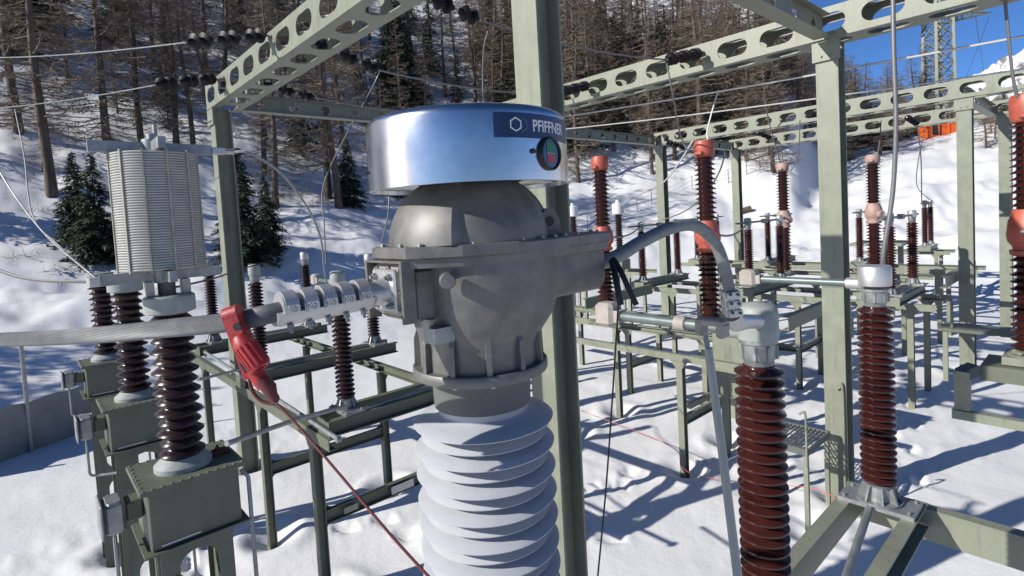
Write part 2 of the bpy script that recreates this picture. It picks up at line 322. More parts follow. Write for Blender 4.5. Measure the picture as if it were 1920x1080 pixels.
def box_beam(mb, x0, x1, y0, y1, cell=0.62, holes=0.44):
    n = max(1, round((y1 - y0) / cell)); L = y1 - y0; H = BZ1 - BZ0
    for x in (x0 + 0.007, x1 - 0.007): perf(mb, (x, y0, BZ0), (0, 1, 0), (0, 0, 1), L, H, n, holes, 0.225, 0.014)
    for z in (BZ0 + 0.006, BZ1 - 0.006):
        perf(mb, (x0 + 0.0145, y0, z), (0, 1, 0), (1, 0, 0), L, x1 - x0 - 0.029, n, holes, 0.24, 0.012)
    for x, sg in ((x0, 1), (x1, -1)):                            # lips of the channels
        for z in (BZ0, BZ1 - 0.016): mb.box(sorted_box(x + sg * 0.0145, x + sg * 0.075, 0, 0, 0, 0)[0:1][0] if False else (min(x + sg * 0.015, x + sg * 0.075), y0 + 0.002, z + (0.0125 if z < 6.2 else -0.0005)), (max(x + sg * 0.015, x + sg * 0.075), y1 - 0.002, z + (0.0125 if z < 6.2 else -0.0005) + 0.004))
def cross_beam(mb, x0, x1, y, w=0.2, z0=6.05, z1=6.30):
    n = max(1, round((x1 - x0) / 0.6))
    perf(mb, (x0, y, z0), (1, 0, 0), (0, 0, 1), x1 - x0, z1 - z0, n, 0.17, 0.17, 0.012)
    for z in (z0 - 0.012, z1): mb.box((x0, y - w / 2, z), (x1, y + w / 2, z + 0.012))
def gantry(name, label, cols, x0, x1, y0, y1, off):
    t = thing(name, label, 'gantry', (cols[0][0], cols[0][1], 0))
    for (cx, cy) in cols:
        mb = MB(); hcol(mb, cx, cy, -0.4, BZ0 - 0.004); c = mb.build('column', 'steel', t)
        mb = MB(); mb.box((cx - 0.03, cy - 0.03, BZ0 - 0.26), (cx - 0.002, cy + SW + 0.03, BZ0 - 0.002)); mb.bolt((cx - 0.03, cy + 0.08, BZ0 - 0.2), (-1, 0, 0), 0.016, 0.012); mb.bolt((cx - 0.03, cy + SW - 0.08, BZ0 - 0.2), (-1, 0, 0), 0.016, 0.012)
        mb.build('gusset_plate', 'steel', c)
    mb = MB(); box_beam(mb, x0, x1, y0, y1); mb.build('beam', 'steel', t)
    return t
CLX, CLY = 2.50, 9.78
CCX, CCY = 2.93, 2.85
CRX, CRY = 7.80, 2.36
gantry('steel_gantry', 'olive steel portal on two columns with slotted box beam, nearest the line trap', [(CLX, CLY), (CCX, CCY)], 2.46, 2.93, 2.4, 10.02, 0)
g2 = gantry('steel_gantry', 'olive steel portal behind the brown post insulators, slotted beam crossing at top right', [(CRX, CRY), (CRX, 9.8)], 7.74, 8.2, -1.5, 10.1, 0)
g3 = gantry('steel_gantry', 'middle distance olive steel portal in front of the snow slope', [(15.30, 2.10), (15.2, 9.6)], 15.24, 15.68, -2.0, 9.9, 0)
g4 = gantry('steel_gantry', 'farthest olive steel portal below the orange machine', [(19.9, 1.92), (19.9, 9.4)], 19.84, 20.28, -2.0, 9.7, 0)
for (xa, xb, y, lab) in ((2.95, 7.70, 9.90, 'round hole cross beam from the left column running behind the current transformer'),
                         (8.24, 15.2, 9.86, 'shaded cross beam between the second and third gantry at the forest edge'),
                         (15.72, 19.8, 9.6, 'far cross beam between the two farthest gantries'),
                         (3.0, 7.70, 2.50, 'cross beam meeting the large right hand column under the slotted beam'),
                         (15.72, 19.8, 2.3, 'short cross beam joining the two columns at the right edge')):
    mb = MB(); cross_beam(mb, xa, xb, y); o = mb.build('cross_beam', 'steel'); tag(o, lab, 'beam')

# ------------------------------------------------------------------ insulators
def shed_profile(z0, z1, n, rc, rs, kind='round', rs2=None):
    p = [(rc * 0.9, z0), (rc, z0 + 0.004)]; L = (z1 - z0 - 0.01) / n
    for i in range(n):
        b = z0 + 0.005 + i * L; r = rs if (rs2 is None or i % 2 == 0) else rs2
        if kind == 'round': q = [(rc, b + 0.05 * L), (rc + (r - rc) * 0.78, b + 0.22 * L), (r * 0.985, b + 0.29 * L), (r, b + 0.38 * L), (r * 0.985, b + 0.48 * L), (rc + (r - rc) * 0.55, b + 0.66 * L), (rc + (r - rc) * 0.10, b + 0.82 * L), (rc, b + 0.95 * L)]
        elif kind == 'thin': q = [(rc, b + 0.30 * L), (r * 0.97, b + 0.34 * L), (r, b + 0.42 * L), (r * 0.97, b + 0.50 * L), (rc + (r - rc) * 0.3, b + 0.72 * L), (rc, b + 0.9 * L)]
        else: q = [(rc, b + 0.1 * L), (r * 0.96, b + 0.2 * L), (r, b + 0.28 * L), (r * 0.99, b + 0.37 * L), (rc + (r - rc) * 0.5, b + 0.62 * L), (rc + (r - rc) * 0.12, b + 0.8 * L), (rc, b + 0.92 * L)]
        p += q
    return p + [(rc, z1 - 0.004), (rc * 0.9, z1)]

# ------------------------------------------------------------------ centre-break disconnector units
def fin_base(mb, x, y, z0, z1, r0, r1, n=8):
    mb.rev([(r1 * 0.95, z1 - 0.012), (r1 * 1.02, z1)], 20, (x, y, 0)); mb.rev([(r0 * 0.62, z0 + 0.012), (r1 * 0.8, z1 - 0.012)], 20, (x, y, 0))
    mb.rev([(r0, z0), (r0, z0 + 0.014)], 20, (x, y, 0))
    for k in range(n):
        a = 2 * math.pi * (k + 0.5) / n; c, s_ = math.cos(a), math.sin(a)
        t = Vector((-s_, c, 0)) * 0.006; A = Vector((x, y, 0))
        q = [A + Vector((c * r0 * 0.95, s_ * r0 * 0.95, z0 + 0.014)), A + Vector((c * r0 * 0.5, s_ * r0 * 0.5, z0 + 0.014)), A + Vector((c * r1 * 0.6, s_ * r1 * 0.6, z1 - 0.01)), A + Vector((c * r1, s_ * r1, z1 - 0.01))]
        mb.add([p - t for p in q] + [p + t for p in q], [(0, 1, 2, 3), (7, 6, 5, 4), (0, 4, 5, 1), (1, 5, 6, 2), (2, 6, 7, 3), (3, 7, 4, 0)])
def continue_closed(t, xa, xb, y, zt):
    q = MB(); q.tube([(xa - 0.55, y, zt + 0.15), (xb + 0.5, y, zt + 0.15)], 0.022, 8); q.build('arm', 'tube', t)
    q = MB(); q.box(((xa + xb) / 2 - 0.09, y - 0.05, zt + 0.10), ((xa + xb) / 2 + 0.09, y + 0.05, zt + 0.20), 0.012); q.build('contact', 'beige', t)
def disconnector(label, xa, xb, y, zb, zt, near=False, arms=(1, 1), arm_len=0.85, group=None, channels=True, pm='porc', nsh=24, rs=0.098, head=True, chm='steel', cend=None, closed=False):
    t = thing('disconnector', label, 'disconnector', (xa, y, zb - 0.2), group); seg = 40 if near else 18
    if channels:
        for dy in (-0.14, 0.14):
            mb = MB(); x0, x1 = xa - 0.28, (cend or xb + 0.30); s_ = 1 if dy > 0 else -1
            mb.box((x0, y + dy - 0.006, zb - 0.20), (x1, y + dy + 0.006, zb - 0.04)); 
            for z in (zb - 0.20, zb - 0.052): mb.box((x0, min(y + dy + s_ * 0.006, y + dy + s_ * 0.07), z), (x1, max(y + dy + s_ * 0.006, y + dy + s_ * 0.07), z + 0.012))
            mb.build('channel', chm, t)
        mb = MB(); mb.box((xa - 0.292, y - 0.21, zb - 0.2), (xa - 0.2805, y + 0.21, zb - 0.04)); mb.build('end_plate', chm, t)
        mb = MB(); mb.tube([(xa - 0.1, y - 0.19, zb - 0.03), (xb + 0.1, y + 0.05, zb - 0.03)], 0.021, 10); mb.build('linkage_rod', 'galv', t)
    for k, x in enumerate((xa, xb)):
        mb = MB(); mb.box((x - 0.11, y - 0.20, zb - 0.04), (x + 0.11, y + 0.20, zb - 0.015)); fin_base(mb, x, y, zb - 0.015, zb + 0.10, 0.125, 0.085)
        for sx in (-0.085, 0.085):
            for sy in (-0.17, 0.17): mb.bolt((x + sx, y + sy, zb - 0.015), (0, 0, 1), 0.012, 0.012)
        mb.build('base_casting', 'galv', t)
        mb = MB(); mb.rev(shed_profile(zb + 0.10, zt, nsh, rs * 0.64, rs, 'round'), seg, (x, y, 0)); mb.build('insulator', pm, t)
        mb = MB(); mb.rev([(0.056, zt - 0.005), (0.060, zt + 0.02), (0.068, zt + 0.03), (0.068, zt + 0.085), (0.075, zt + 0.09), (0.075, zt + 0.105)], seg, (x, y, 0))
        if near:
            for j in range(8):
                a = j * math.pi / 4 + 0.2; p = Vector((math.cos(a), math.sin(a), 0)); mb.bar(Vector((x, y, zt + 0.055)) + p * 0.068, Vector((x, y, zt + 0.055)) + p * 0.075, 0.012, 0.055)
        c = mb.build('collar', 'galv', t)
        if not head: continue
        mb = MB()
        if k == 0 or not near:
            mb.rev([(0.078, zt + 0.105), (0.080, zt + 0.115), (0.079, zt + 0.215), (0.074, zt + 0.236), (0.062, zt + 0.248), (0.001, zt + 0.254)], seg, (x, y, 0))
        else:
            mb.rev([(0.088, zt + 0.125), (0.090, zt + 0.13), (0.090, zt + 0.235), (0.084, zt + 0.243), (0.001, zt + 0.246)], seg, (x, y, 0))
        if closed:
            if k == 0: continue_closed(t, xa, xb, y, zt)
        elif arms[k]: mb.tube([(x, y + 0.05, zt + 0.13), (x, y + 0.15, zt + 0.13)], 0.036, 12)
        mb.build('head', 'cast_bright' if k else 'head_grey', t)
        if arms[k] and not closed:
            mb = MB(); mb.tube([(x, y + 0.08, zt + 0.13), (x, y + arm_len, zt + 0.13)], 0.0235, 14); mb.build('arm', 'tube', t)
            mb = MB(); a0 = y + arm_len - 0.01; mb.box((x - 0.05, a0, zt + 0.075), (x + 0.05, a0 + 0.115, zt + 0.195), 0.018); mb.box((x - 0.032, a0 - 0.03, zt + 0.10), (x + 0.032, a0, zt + 0.16)); mb.build('contact', 'beige', t)
    return t
ZT = 3.345
NEAR = disconnector('nearest open disconnector with two glossy brown post insulators at bottom right', 2.22, 3.83, 0.99, 2.15, ZT, near=True, arm_len=0.72, nsh=25, cend=4.02)
mb = MB(); mb.box((4.04, -2.2, 1.86), (4.052, 1.25, 2.06)); mb.box((4.052, -2.2, 2.048), (4.12, 1.25, 2.06)); mb.box((4.052, -2.2, 1.86), (4.12, 1.25, 1.872))
o = mb.build('cross_rail', 'steel'); tag(o, 'wide olive channel rail running out at the bottom right corner', 'rail')
ds = [disconnector('left hand disconnector with head and thin arm, post just left of the white insulator', 2.43, 4.16, 5.43, 2.12, 3.3, arms=(1, 0), arm_len=0.5, nsh=22, pm='porc_shade', chm='steel_dark'),
      disconnector('left hand disconnector on the middle rails, behind the red clamp', 2.41, 4.16, 8.07, 2.12, 3.3, arms=(0, 0), nsh=22, pm='porc_shade', chm='steel_dark'),
      disconnector('left hand disconnector farthest back, beside the left gantry column', 2.46, 4.16, 10.75, 2.12, 3.3, arms=(0, 0), nsh=22, pm='porc_shade', chm='steel_dark')]
G = 'far bay disconnectors'
for (xa, xb, y, zt, lab) in ((12.0, 13.7, 8.3, 3.45, 'far disconnector left of the tall orange headed breaker'), (12.0, 13.7, 5.5, 3.45, 'far disconnector between the tall breaker and the right column'),
                         (18.0, 19.5, 10.1, 3.45, 'far back disconnector right behind the third gantry column'), (18.0, 19.5, 7.6, 3.45, 'far back disconnector beside the fourth gantry column'),
                         (18.0, 19.5, 5.0, 3.45, 'far back disconnector partly hidden by the large right column'), (12.0, 13.7, 2.85, 3.45, 'far disconnector mostly hidden by the large right column'), (9.9, 11.2, 10.9, 3.45, 'far disconnector seen between the orange breakers and the white headed posts'), (24.0, 24.9, 4.62, 3.55, 'farthest thin pair of posts standing against the snow slope')):
    disconnector(lab, xa, xb, y, 2.2, zt, arms=(1, 1) if y != 4.62 else (0, 0), arm_len=0.95, group=G, nsh=22, rs=0.105, pm='porc', closed=True)
# ------------------------------------------------------------------ support frames
def frame(label, xs, ys, zt, y0, y1, legw=0.10, low=None, lowys=(), m='steel', zg=-0.3, rail=0.12, group=None, gus=True):
    t = thing('equipment_rack', label, 'support frame', (xs[0], ys[0], 0), group)
    for x in xs:
        mb = MB(); mb.box((x - 0.006, y0, zt - rail), (x + 0.006, y1, zt)); sx = 1 if x == xs[0] else -1
        for z in (zt - rail, zt - 0.012): mb.box((min(x + sx * 0.006, x + sx * 0.07), y0, z), (max(x + sx * 0.006, x + sx * 0.07), y1, z + 0.012))
        mb.build('rail', m, t)
        for y in ys:
            mb = MB(); a = x + sx * 0.008
            xa_, xb_ = (a, a + sx * legw); x0_, x1_ = min(xa_, xb_), max(xa_, xb_)
            mb.box((x0_, y - legw / 2, zg), (x0_ + 0.012, y + legw / 2, zt - rail - 0.002)); mb.box((x0_ + 0.012, y - 0.006, zg), (x1_ - 0.012, y + 0.006, zt - rail - 0.002)); mb.box((x1_ - 0.012, y - legw / 2, zg), (x1_, y + legw / 2, zt - rail - 0.002))
            if gus:                                              # triangular gussets under the rail
                for sy in (-1, 1):
                    ye = y + sy * legw / 2; q = [(x, ye, zt - rail - 0.003), (x, ye + sy * 0.10, zt - rail - 0.003), (x, ye, zt - rail - 0.12)]
                    mb.add([(p[0] + sx * 0.010, p[1], p[2]) for p in q] + [(p[0] + sx * 0.022, p[1], p[2]) for p in q], [(0, 1, 2), (5, 4, 3), (0, 3, 4, 1), (1, 4, 5, 2), (2, 5, 3, 0)])
            mb.build('leg', m, t)
    for y in lowys:
        mb = MB(); xa, xb = xs[0] + 0.1, xs[-1] - 0.1; mb.box((xa, y - 0.006, low - 0.15), (xb, y + 0.006, low))
        for z in (low - 0.15, low - 0.012): mb.box((xa, y - 0.05, z), (xb, y - 0.006, z + 0.012))
        for (xe, s_) in ((xa, 1), (xb, -1)):
            for sgn, zz in ((1, low), (-1, low - 0.15)):
                n = 6; pts = [(xe, y, zz)] + [(xe + s_ * (0.12 - 0.12 * math.sin(k / n * math.pi / 2)), y, zz + sgn * (0.12 - 0.12 * math.cos(k / n * math.pi / 2))) for k in range(n + 1)]
                vs = [(p[0], y - 0.005, p[2]) for p in pts] + [(p[0], y + 0.005, p[2]) for p in pts]; k = len(pts)
                mb.add(vs, [tuple(range(k)), tuple(range(2 * k - 1, k - 1, -1))] + [(i, i + k, (i + 1) % k + k, (i + 1) % k) for i in range(k)])
        mb.build('cross_member', m, t)
    return t
FL = frame('olive steel frame carrying the left hand disconnectors', (2.12, 3.95), (5.72, 7.42, 10.3), 1.915, 5.2, 11.2, low=0.98, lowys=(5.72, 7.42), m='steel_dark')
mb = MB(); p = Vector((2.75, 5.664, 0.83)); mb.box((3.0, 5.655, 0.86), (3.3, 5.661, 0.95)); mb.build('name_plate', 'cast_bright', FL)
mb = MB(); mb.box((2.42, 5.655, 0.87), (2.58, 5.661, 0.935)); mb.build('number_plate', 'yellow', FL)
A_, B_ = at_z(385, 660, 2.05), at_z(634, 823, 2.05); mb = MB(); mb.tube([A_, B_], 0.022, 10)
for q in (A_, B_): mb.rev([(0.034, -0.02), (0.034, 0.02)], 10, q, (1, 0, 0))
o = mb.build('operating_tube', 'galv'); tag(o, 'long grey operating tube along the left rack, behind the red clamp', 'tube')
for (q, e, lab) in ((A_, (2.2, A_.y + 0.1, 1.95), 'far'), (B_, (2.2, B_.y + 0.2, 1.96), 'near')):
    mb = MB(); mb.bar(q, e, 0.03, 0.02); o = mb.build('crank_lever', 'galv'); tag(o, 'small crank lever at the ' + lab + ' end of the operating tube', 'lever')
frame('olive frame under the two orange headed breakers in the middle', (7.25, 8.75), (4.45, 6.7), 1.80, 3.3, 7.4, low=0.85, lowys=(4.45,), rail=0.10)
frame('middle distance frame under the far disconnectors', (12.2, 13.6), (2.6, 4.6, 7.6), 1.99, 2.2, 9.0, rail=0.12, low=0.9, lowys=(4.6,))
frame('olive frame under the faded pink breakers', (14.8, 16.4), (3.6, 5.1, 6.8), 2.05, 3.0, 7.6, rail=0.12)
frame('long far frame with stubby legs in front of the snow slope', (18.1, 19.4), (3.2, 5.1, 8.0, 10.0), 1.99, 2.4, 10.9, rail=0.12)
frame('farthest frame carrying the thin posts against the slope', (23.9, 24.8), (4.3, 5.9), 1.99, 3.9, 6.6, rail=0.12)
frame('low olive rack behind the orange capped breakers', (9.7, 11.0), (5.4, 7.2, 9.6), 1.55, 4.8, 11.4, rail=0.14, low=0.7, lowys=(7.2,))
frame('olive rack under the white headed posts', (15.6, 16.6), (11.4, 13.4), 1.9, 10.9, 14.8, rail=0.12)
for k, (p, q, lab) in enumerate((((9.2, 3.6, 2.02), (11.9, 3.6, 2.02), 'heavy olive base beam left of the control cabinet'), ((9.2, 7.9, 2.0), (11.8, 7.9, 2.0), 'heavy olive base beam below the far left disconnector'), ((8.9, 5.4, 1.72), (12.1, 5.4, 1.72), 'olive base beam crossing behind the tall breaker'), ((14.2, 2.4, 2.15), (17.8, 2.4, 2.15), 'far olive base beam right of the large column'))):
    mb = MB(); mb.bar(p, q, 0.012, 0.2); mb.bar(Vector(p) + Vector((0, 0.05, 0.108)), Vector(q) + Vector((0, 0.05, 0.108)), 0.11, 0.014); mb.bar(Vector(p) + Vector((0, 0.05, -0.108)), Vector(q) + Vector((0, 0.05, -0.108)), 0.11, 0.014)
    o = mb.build('base_beam', 'steel'); tag(o, lab, 'beam')
for k, (p, q, lab) in enumerate((((8.3, 4.3, 3.55), (12.0, 5.5, 3.6), 'thin busbar tube running back from the tall breaker'), ((8.3, 6.5, 3.55), (12.0, 8.3, 3.6), 'thin busbar tube running back from the left orange breaker'), ((15.8, 4.07, 3.6), (18.0, 5.0, 3.62), 'thin busbar tube behind the right pink breaker'), ((15.8, 6.2, 3.58), (18.0, 7.6, 3.62), 'thin busbar tube behind the left pink breaker'), ((13.7, 5.5, 3.62), (15.8, 6.2, 3.6), 'thin busbar tube in front of the left pink breaker'))):
    mb = MB(); mb.tube(sag(p, q, 0.12 if k < 2 else 0.0, 10), 0.018, 8); o = mb.build('busbar', 'tube'); tag(o, lab, 'busbar')
for k, (x, y, h, lab) in enumerate(((9.6, 4.7, 1.5, 'nearer drive box on a post below the breakers'), (12.9, 6.4, 1.3, 'farther drive box on a post between the far frames'), (13.2, 3.9, 1.25, 'drive box on a post beside the large right column'))):
    t = thing('drive_box', lab, 'drive box', (x, y, 0)); mb = MB(); mb.box((x, y, h - 0.3), (x + 0.3, y + 0.3, h + 0.15), 0.01); mb.build('body', 'steel', t); mb = MB(); mb.tube([(x + 0.15, y + 0.15, h + 0.151), (x + 0.15, y + 0.15, 2.1)], 0.025, 8); mb.build('drive_rod', 'galv', t); mb = MB(); mb.box((x + 0.1, y + 0.1, -0.3), (x + 0.2, y + 0.2, h - 0.301)); mb.build('post', 'steel', t)
for k, (x, y) in enumerate(((21.0, 4.9), (22.0, 4.85))):
    mb = MB(); mb.box((x, y, -0.2), (x + 0.14, y + 0.14, 2.4)); mb.box((x - 0.15, y - 0.3, 2.402), (x + 0.3, y + 1.2, 2.5)); o = mb.build('support_post', 'steel'); tag(o, ['nearer', 'farther'][k] + ' of two thin olive posts right of the second brown insulator', 'post')

# ------------------------------------------------------------------ live tank breakers
def breaker(label, x, y, zb, z1, z2, z3, z4, m, near=False, group=None, rs=0.165, term=0):
    t = thing('circuit_breaker', label, 'circuit breaker', (x, y, zb - 0.1), group); seg = 36 if near else 22
    mb = MB(); mb.box((x - 0.22, y - 0.22, zb - 0.12), (x + 0.22, y + 0.22, zb - 0.03)); fin_base(mb, x, y, zb - 0.03, zb + 0.03, 0.2, 0.13); mb.build('base', 'steel', t)
    mb = MB(); mb.rev(shed_profile(zb + 0.03, z1, 13, rs * 0.66, rs * 1.02, 'thin'), seg, (x, y, 0)); mb.build('lower_insulator', 'porc', t)
    mb = MB(); h = z2 - z1
    mb.rev([(rs * 0.8, z1 - 0.005), (rs * 1.0, z1 + 0.01), (rs * 1.05, z1 + 0.06), (rs * 0.86, z1 + 0.07), (rs * 0.86, z1 + 0.1), (rs * 1.12, z1 + 0.16), (rs * 1.2, z1 + 0.25 * h + 0.1), (rs * 1.1, z1 + 0.75 * h), (rs * 0.9, z2 - 0.05), (rs * 0.88, z2)], seg, (x, y, 0))
    mb.rev([(rs * 0.55, rs * 0.8), (rs * 0.55, rs * 1.45), (rs * 0.4, rs * 1.55)], 16, (x, y, z1 + 0.45 * h), (-0.5, -0.85, 0)); mb.build('housing', m, t)
    mb = MB(); mb.rev(shed_profile(z2, z3, 13, rs * 0.66, rs, 'thin'), seg, (x, y, 0)); mb.build('upper_insulator', 'porc', t)
    mb = MB(); mb.rev([(rs * 0.78, z3 - 0.005), (rs * 0.9, z3 + 0.01), (rs * 0.95, z3 + 0.05), (rs * 0.99, z3 + 0.07), (rs * 0.99, z4 - 0.05), (rs * 0.9, z4 - 0.012), (rs * 0.6, z4), (0.001, z4 + 0.004)], seg, (x, y, 0))
    mb.box((x - rs * 1.25, y - 0.06, z3 + 0.03), (x - rs * 0.85, y + 0.06, z3 + 0.09), 0.012)
    c = mb.build('cap', m, t)
    mb = MB(); mb.box((x - 0.5 if term else x - 0.02, y - 0.03, z1 + 0.55 * h), (x, y + 0.03, z1 + 0.55 * h + 0.02)); mb.build('terminal_bar', 'galv', t)
    return t
breaker('near orange capped breaker cut off by the right edge', 8.34, 0.66, 2.16, 3.26, 3.78, 4.74, 5.05, 'red_paint', near=True, term=1)
breaker('tall orange capped breaker behind the curved grey cable', 8.3, 4.47, 2.16, 3.27, 3.78, 4.80, 5.07, 'red_paint')
breaker('orange capped breaker just right of the transformer head', 8.3, 6.60, 2.16, 3.27, 3.74, 4.80, 5.07, 'red_paint')
breaker('faded pink capped breaker right of the large column', 15.8, 4.07, 2.25, 3.36, 3.86, 4.84, 5.06, 'pink_paint')
breaker('faded pink capped breaker left of the large column', 15.8, 6.22, 2.1, 3.3, 3.78, 4.86, 5.09, 'pink_paint')
# underframe of the near breaker
mb = MB(); mb.box((8.0, -1.6, 1.86), (8.62, 1.05, 2.03)); u = thing('breaker_underframe', 'olive underframe with low rail below the near breaker at the right edge', 'frame', (8.3, 0.8, 1.0))
mb.build('deck', 'steel_dark', u)  # the dark steel colour stands in for shade on the deck
mb = MB(); mb.box((7.80, -0.9, 1.42), (7.90, 1.28, 1.52)); mb.build('rail', 'steel', u)
mb = MB(); mb.box((7.82, 1.12, 1.525), (7.92, 1.26, 1.97)); mb.build('bracket', 'steel', u)
mb = MB(); mb.bar((7.9, 1.2, 1.92), (8.02, 1.1, 1.98), 0.14, 0.12); mb.build('hinge', 'collar', u)
mb = MB(); mb.box((8.66, 0.55, 2.25), (9.1, 1.55, 2.29)); mb.build('shelf', 'steel_dark', u)
for y in (0.62, 1.48):
    mb = MB(); mb.bar((8.7, y, 1.6), (8.7, y, 2.248), 0.05, 0.05); mb.build('post', 'steel', u)
mb = MB(); mb.tube([(8.75, 1.42, 2.292), (8.75, 1.42, 2.62), (8.75, 1.46, 2.66), (8.75, 1.5, 2.62)], 0.016, 8); mb.build('hook', 'steel', u)
for y in (-1.4, -0.75):
    mb = MB(); mb.box((8.25, y, -0.3), (8.4, y + 0.15, 1.858)); mb.build('leg', 'steel', u)

# white headed voltage transformers at the back
for k, (x, y, lab) in enumerate(((16.0, 12.0, 'small white headed transformer post right of the orange breaker'), (16.0, 14.15, 'small white headed transformer post between the head and the orange breaker'))):
    t = thing('voltage_transformer', lab, 'voltage transformer', (x, y, 2.2))
    mb = MB(); mb.rev(shed_profile(2.3, 3.9, 18, 0.10, 0.15, 'thin'), 18, (x, y, 0)); mb.build('insulator', 'porc_shade', t)
    mb = MB(); mb.rev([(0.16, 3.9), (0.21, 3.93), (0.21, 4.28), (0.18, 4.3), (0.08, 4.32), (0.07, 4.42), (0.001, 4.43)], 18, (x, y, 0)); mb.build('head', 'white', t)
    mb = MB(); mb.box((x - 0.25, y - 0.25, 1.95), (x + 0.25, y + 0.25, 2.3)); mb.build('base_box', 'steel', t)
    for dx in (-0.2, 0.12):
        mb = MB(); mb.box((x + dx, y - 0.04, -0.3), (x + dx + 0.08, y + 0.04, 1.948)); mb.build('leg', 'steel', t)

# ------------------------------------------------------------------ coupling capacitors on castellated posts
def cvt(label, x, y, trap=False):
    t = thing('capacitor_transformer', label, 'voltage transformer', (x, y, 0)); zt = 2.52
    for k, dx in enumerate((-0.18, 0.16)):                       # castellated legs
        mb = MB(); perf(mb, (x + dx, y - 0.20, -0.3), (0, 0, 1), (0, 1, 0), 2.42, 0.36, 5, 0.33, 0.21, 0.012, 0.1)
        for yy in (y - 0.206, y + 0.154): mb.box((x + dx - 0.035, yy, -0.3), (x + dx + 0.035, yy + 0.012, 2.12))
        mb.build('support_leg', 'steel_dark', t)
    mb = MB(); perf(mb, (x - 0.20, y - 0.214, -0.3), (0, 0, 1), (1, 0, 0), 2.42, 0.40, 5, 0.36, 0.23, 0.012, 0.115); mb.build('support_web', 'steel_dark', t)
    mb = MB(); mb.box((x - 0.24, y - 0.235, 2.135), (x + 0.26, y + 0.235, zt - 0.028), 0.008); bx = mb.build('base_tank', 'steel_dark', t)
    mb = MB(); mb.box((x - 0.28, y - 0.265, 2.12), (x + 0.30, y + 0.265, 2.134)); mb.build('base_flange', 'steel_dark', bx)
    mb = MB(); mb.box((x - 0.28, y - 0.27, zt - 0.027), (x + 0.30, y + 0.27, zt), 0.004); ld = mb.build('lid', 'steel_dark', t)
    mb = MB()
    for k in range(12):
        for s_ in (-1, 1): mb.bolt((x - 0.26 + 0.54 * k / 11, y + s_ * 0.253, zt), (0, 0, 1), 0.008, 0.005)
    for k in range(1, 7):
        for xx in (x - 0.262, x + 0.282): mb.bolt((xx, y - 0.25 + 0.5 * k / 7, zt), (0, 0, 1), 0.008, 0.005)
    mb.build('lid_bolts', 'galv', ld, kind='stuff')
    mb = MB(); mb.rev([(0.165, zt), (0.165, zt + 0.03), (0.13, zt + 0.06), (0.115, zt + 0.075)], 32, (x, y, 0)); mb.build('insulator_flange', 'head_grey', t)
    mb = MB(); mb.rev(shed_profile(zt + 0.07, 3.52, 14, 0.088, 0.135, 'thin' if not trap else 'con', 0.122), 34, (x, y, 0)); mb.build('insulator', 'porc_shade', t)
    mb = MB(); mb.rev([(0.10, 3.51), (0.145, 3.525), (0.145, 3.62 if trap else 3.59), (0.135, 3.63 if trap else 3.60), (0.001, 3.632 if trap else 3.602)], 32, (x, y, 0)); mb.build('head', 'head_grey', t)
    mb = MB(); mb.box((x - 0.33, y - 0.08, 2.30), (x - 0.242, y + 0.06, 2.42), 0.01); j = mb.build('junction_neck', 'steel_dark', t)
    mb = MB(); mb.box((x - 0.44, y - 0.11, 2.26), (x - 0.332, y + 0.09, 2.45), 0.02); mb.box((x - 0.458, y - 0.12, 2.25), (x - 0.4405, y + 0.10, 2.46), 0.006); mb.build('junction_box', 'galv', t)
    mb = MB(); mb.tube(spline([(x - 0.39, y - 0.02, 2.26), (x - 0.39, y - 0.02, 2.0), (x - 0.385, y - 0.03, 1.93), (x - 0.33, y - 0.05, 1.91), (x - 0.1, y - 0.24, 1.93)], 5), 0.011, 6); mb.build('conduit', 'galv', t)
    mb = MB(); mb.tube([(x + 0.285, y - 0.20, 2.45), (x + 0.315, y - 0.235, 2.4), (x + 0.32, y - 0.24, 0.0)], 0.013, 6); mb.build('earth_strap', 'galv', t)
    mb = MB(); mb.box((x + 0.17, y - 0.03, zt + 0.0005), (x + 0.27, y + 0.04, zt + 0.03)); mb.bolt((x + 0.2, y, zt + 0.03), (0, 0, 1), 0.014, 0.02); mb.build('earth_clamp', 'rust', t)
    mb = MB(); mb.box((x - 0.19, y - 0.2395, 2.155), (x + 0.02, y - 0.2358, 2.163)); mb.build('name_strip', 'white', t)
    return t
CV = [(0.69, 4.06), (0.71, 6.15), (0.72, 8.45)]
cvt('nearest capacitor transformer, carrying the wound line trap', *CV[0], trap=True)
cvt('middle capacitor transformer of the row at left', *CV[1])
cvt('farthest capacitor transformer of the row at left', *CV[2])
# line trap
tx, ty = 0.675, 4.08; TZ0, TZ1 = 3.80, 4.52; TR = 0.240
t = thing('line_trap', 'grey wound line trap coil with yellowed struts on the nearest capacitor transformer', 'line trap', (tx, ty, 3.63))
nT = 46; prof = [(TR - 0.03, TZ0)]
for i in range(nT):
    b_ = TZ0 + (TZ1 - TZ0) * i / nT; L = (TZ1 - TZ0) / nT; prof += [(TR - 0.009, b_ + 0.04 * L), (TR - 0.003, b_ + 0.16 * L), (TR, b_ + 0.5 * L), (TR - 0.003, b_ + 0.84 * L), (TR - 0.009, b_ + 0.96 * L)]
mb = MB(); mb.rev(prof + [(TR - 0.03, TZ1)], 56, (tx, ty, 0)); mb.build('winding', 'coil', t)
for k in range(12):
    a = 2 * math.pi * k / 12 + 0.12; c, s_ = math.cos(a), math.sin(a); mb = MB(); mb.bar((tx + c * (TR + 0.002), ty + s_ * (TR + 0.002), TZ0 - 0.01), (tx + c * (TR + 0.002), ty + s_ * (TR + 0.002), TZ1 + 0.01), 0.010, 0.008, (c, s_, 0)); mb.build('strut', 'yellow', t)
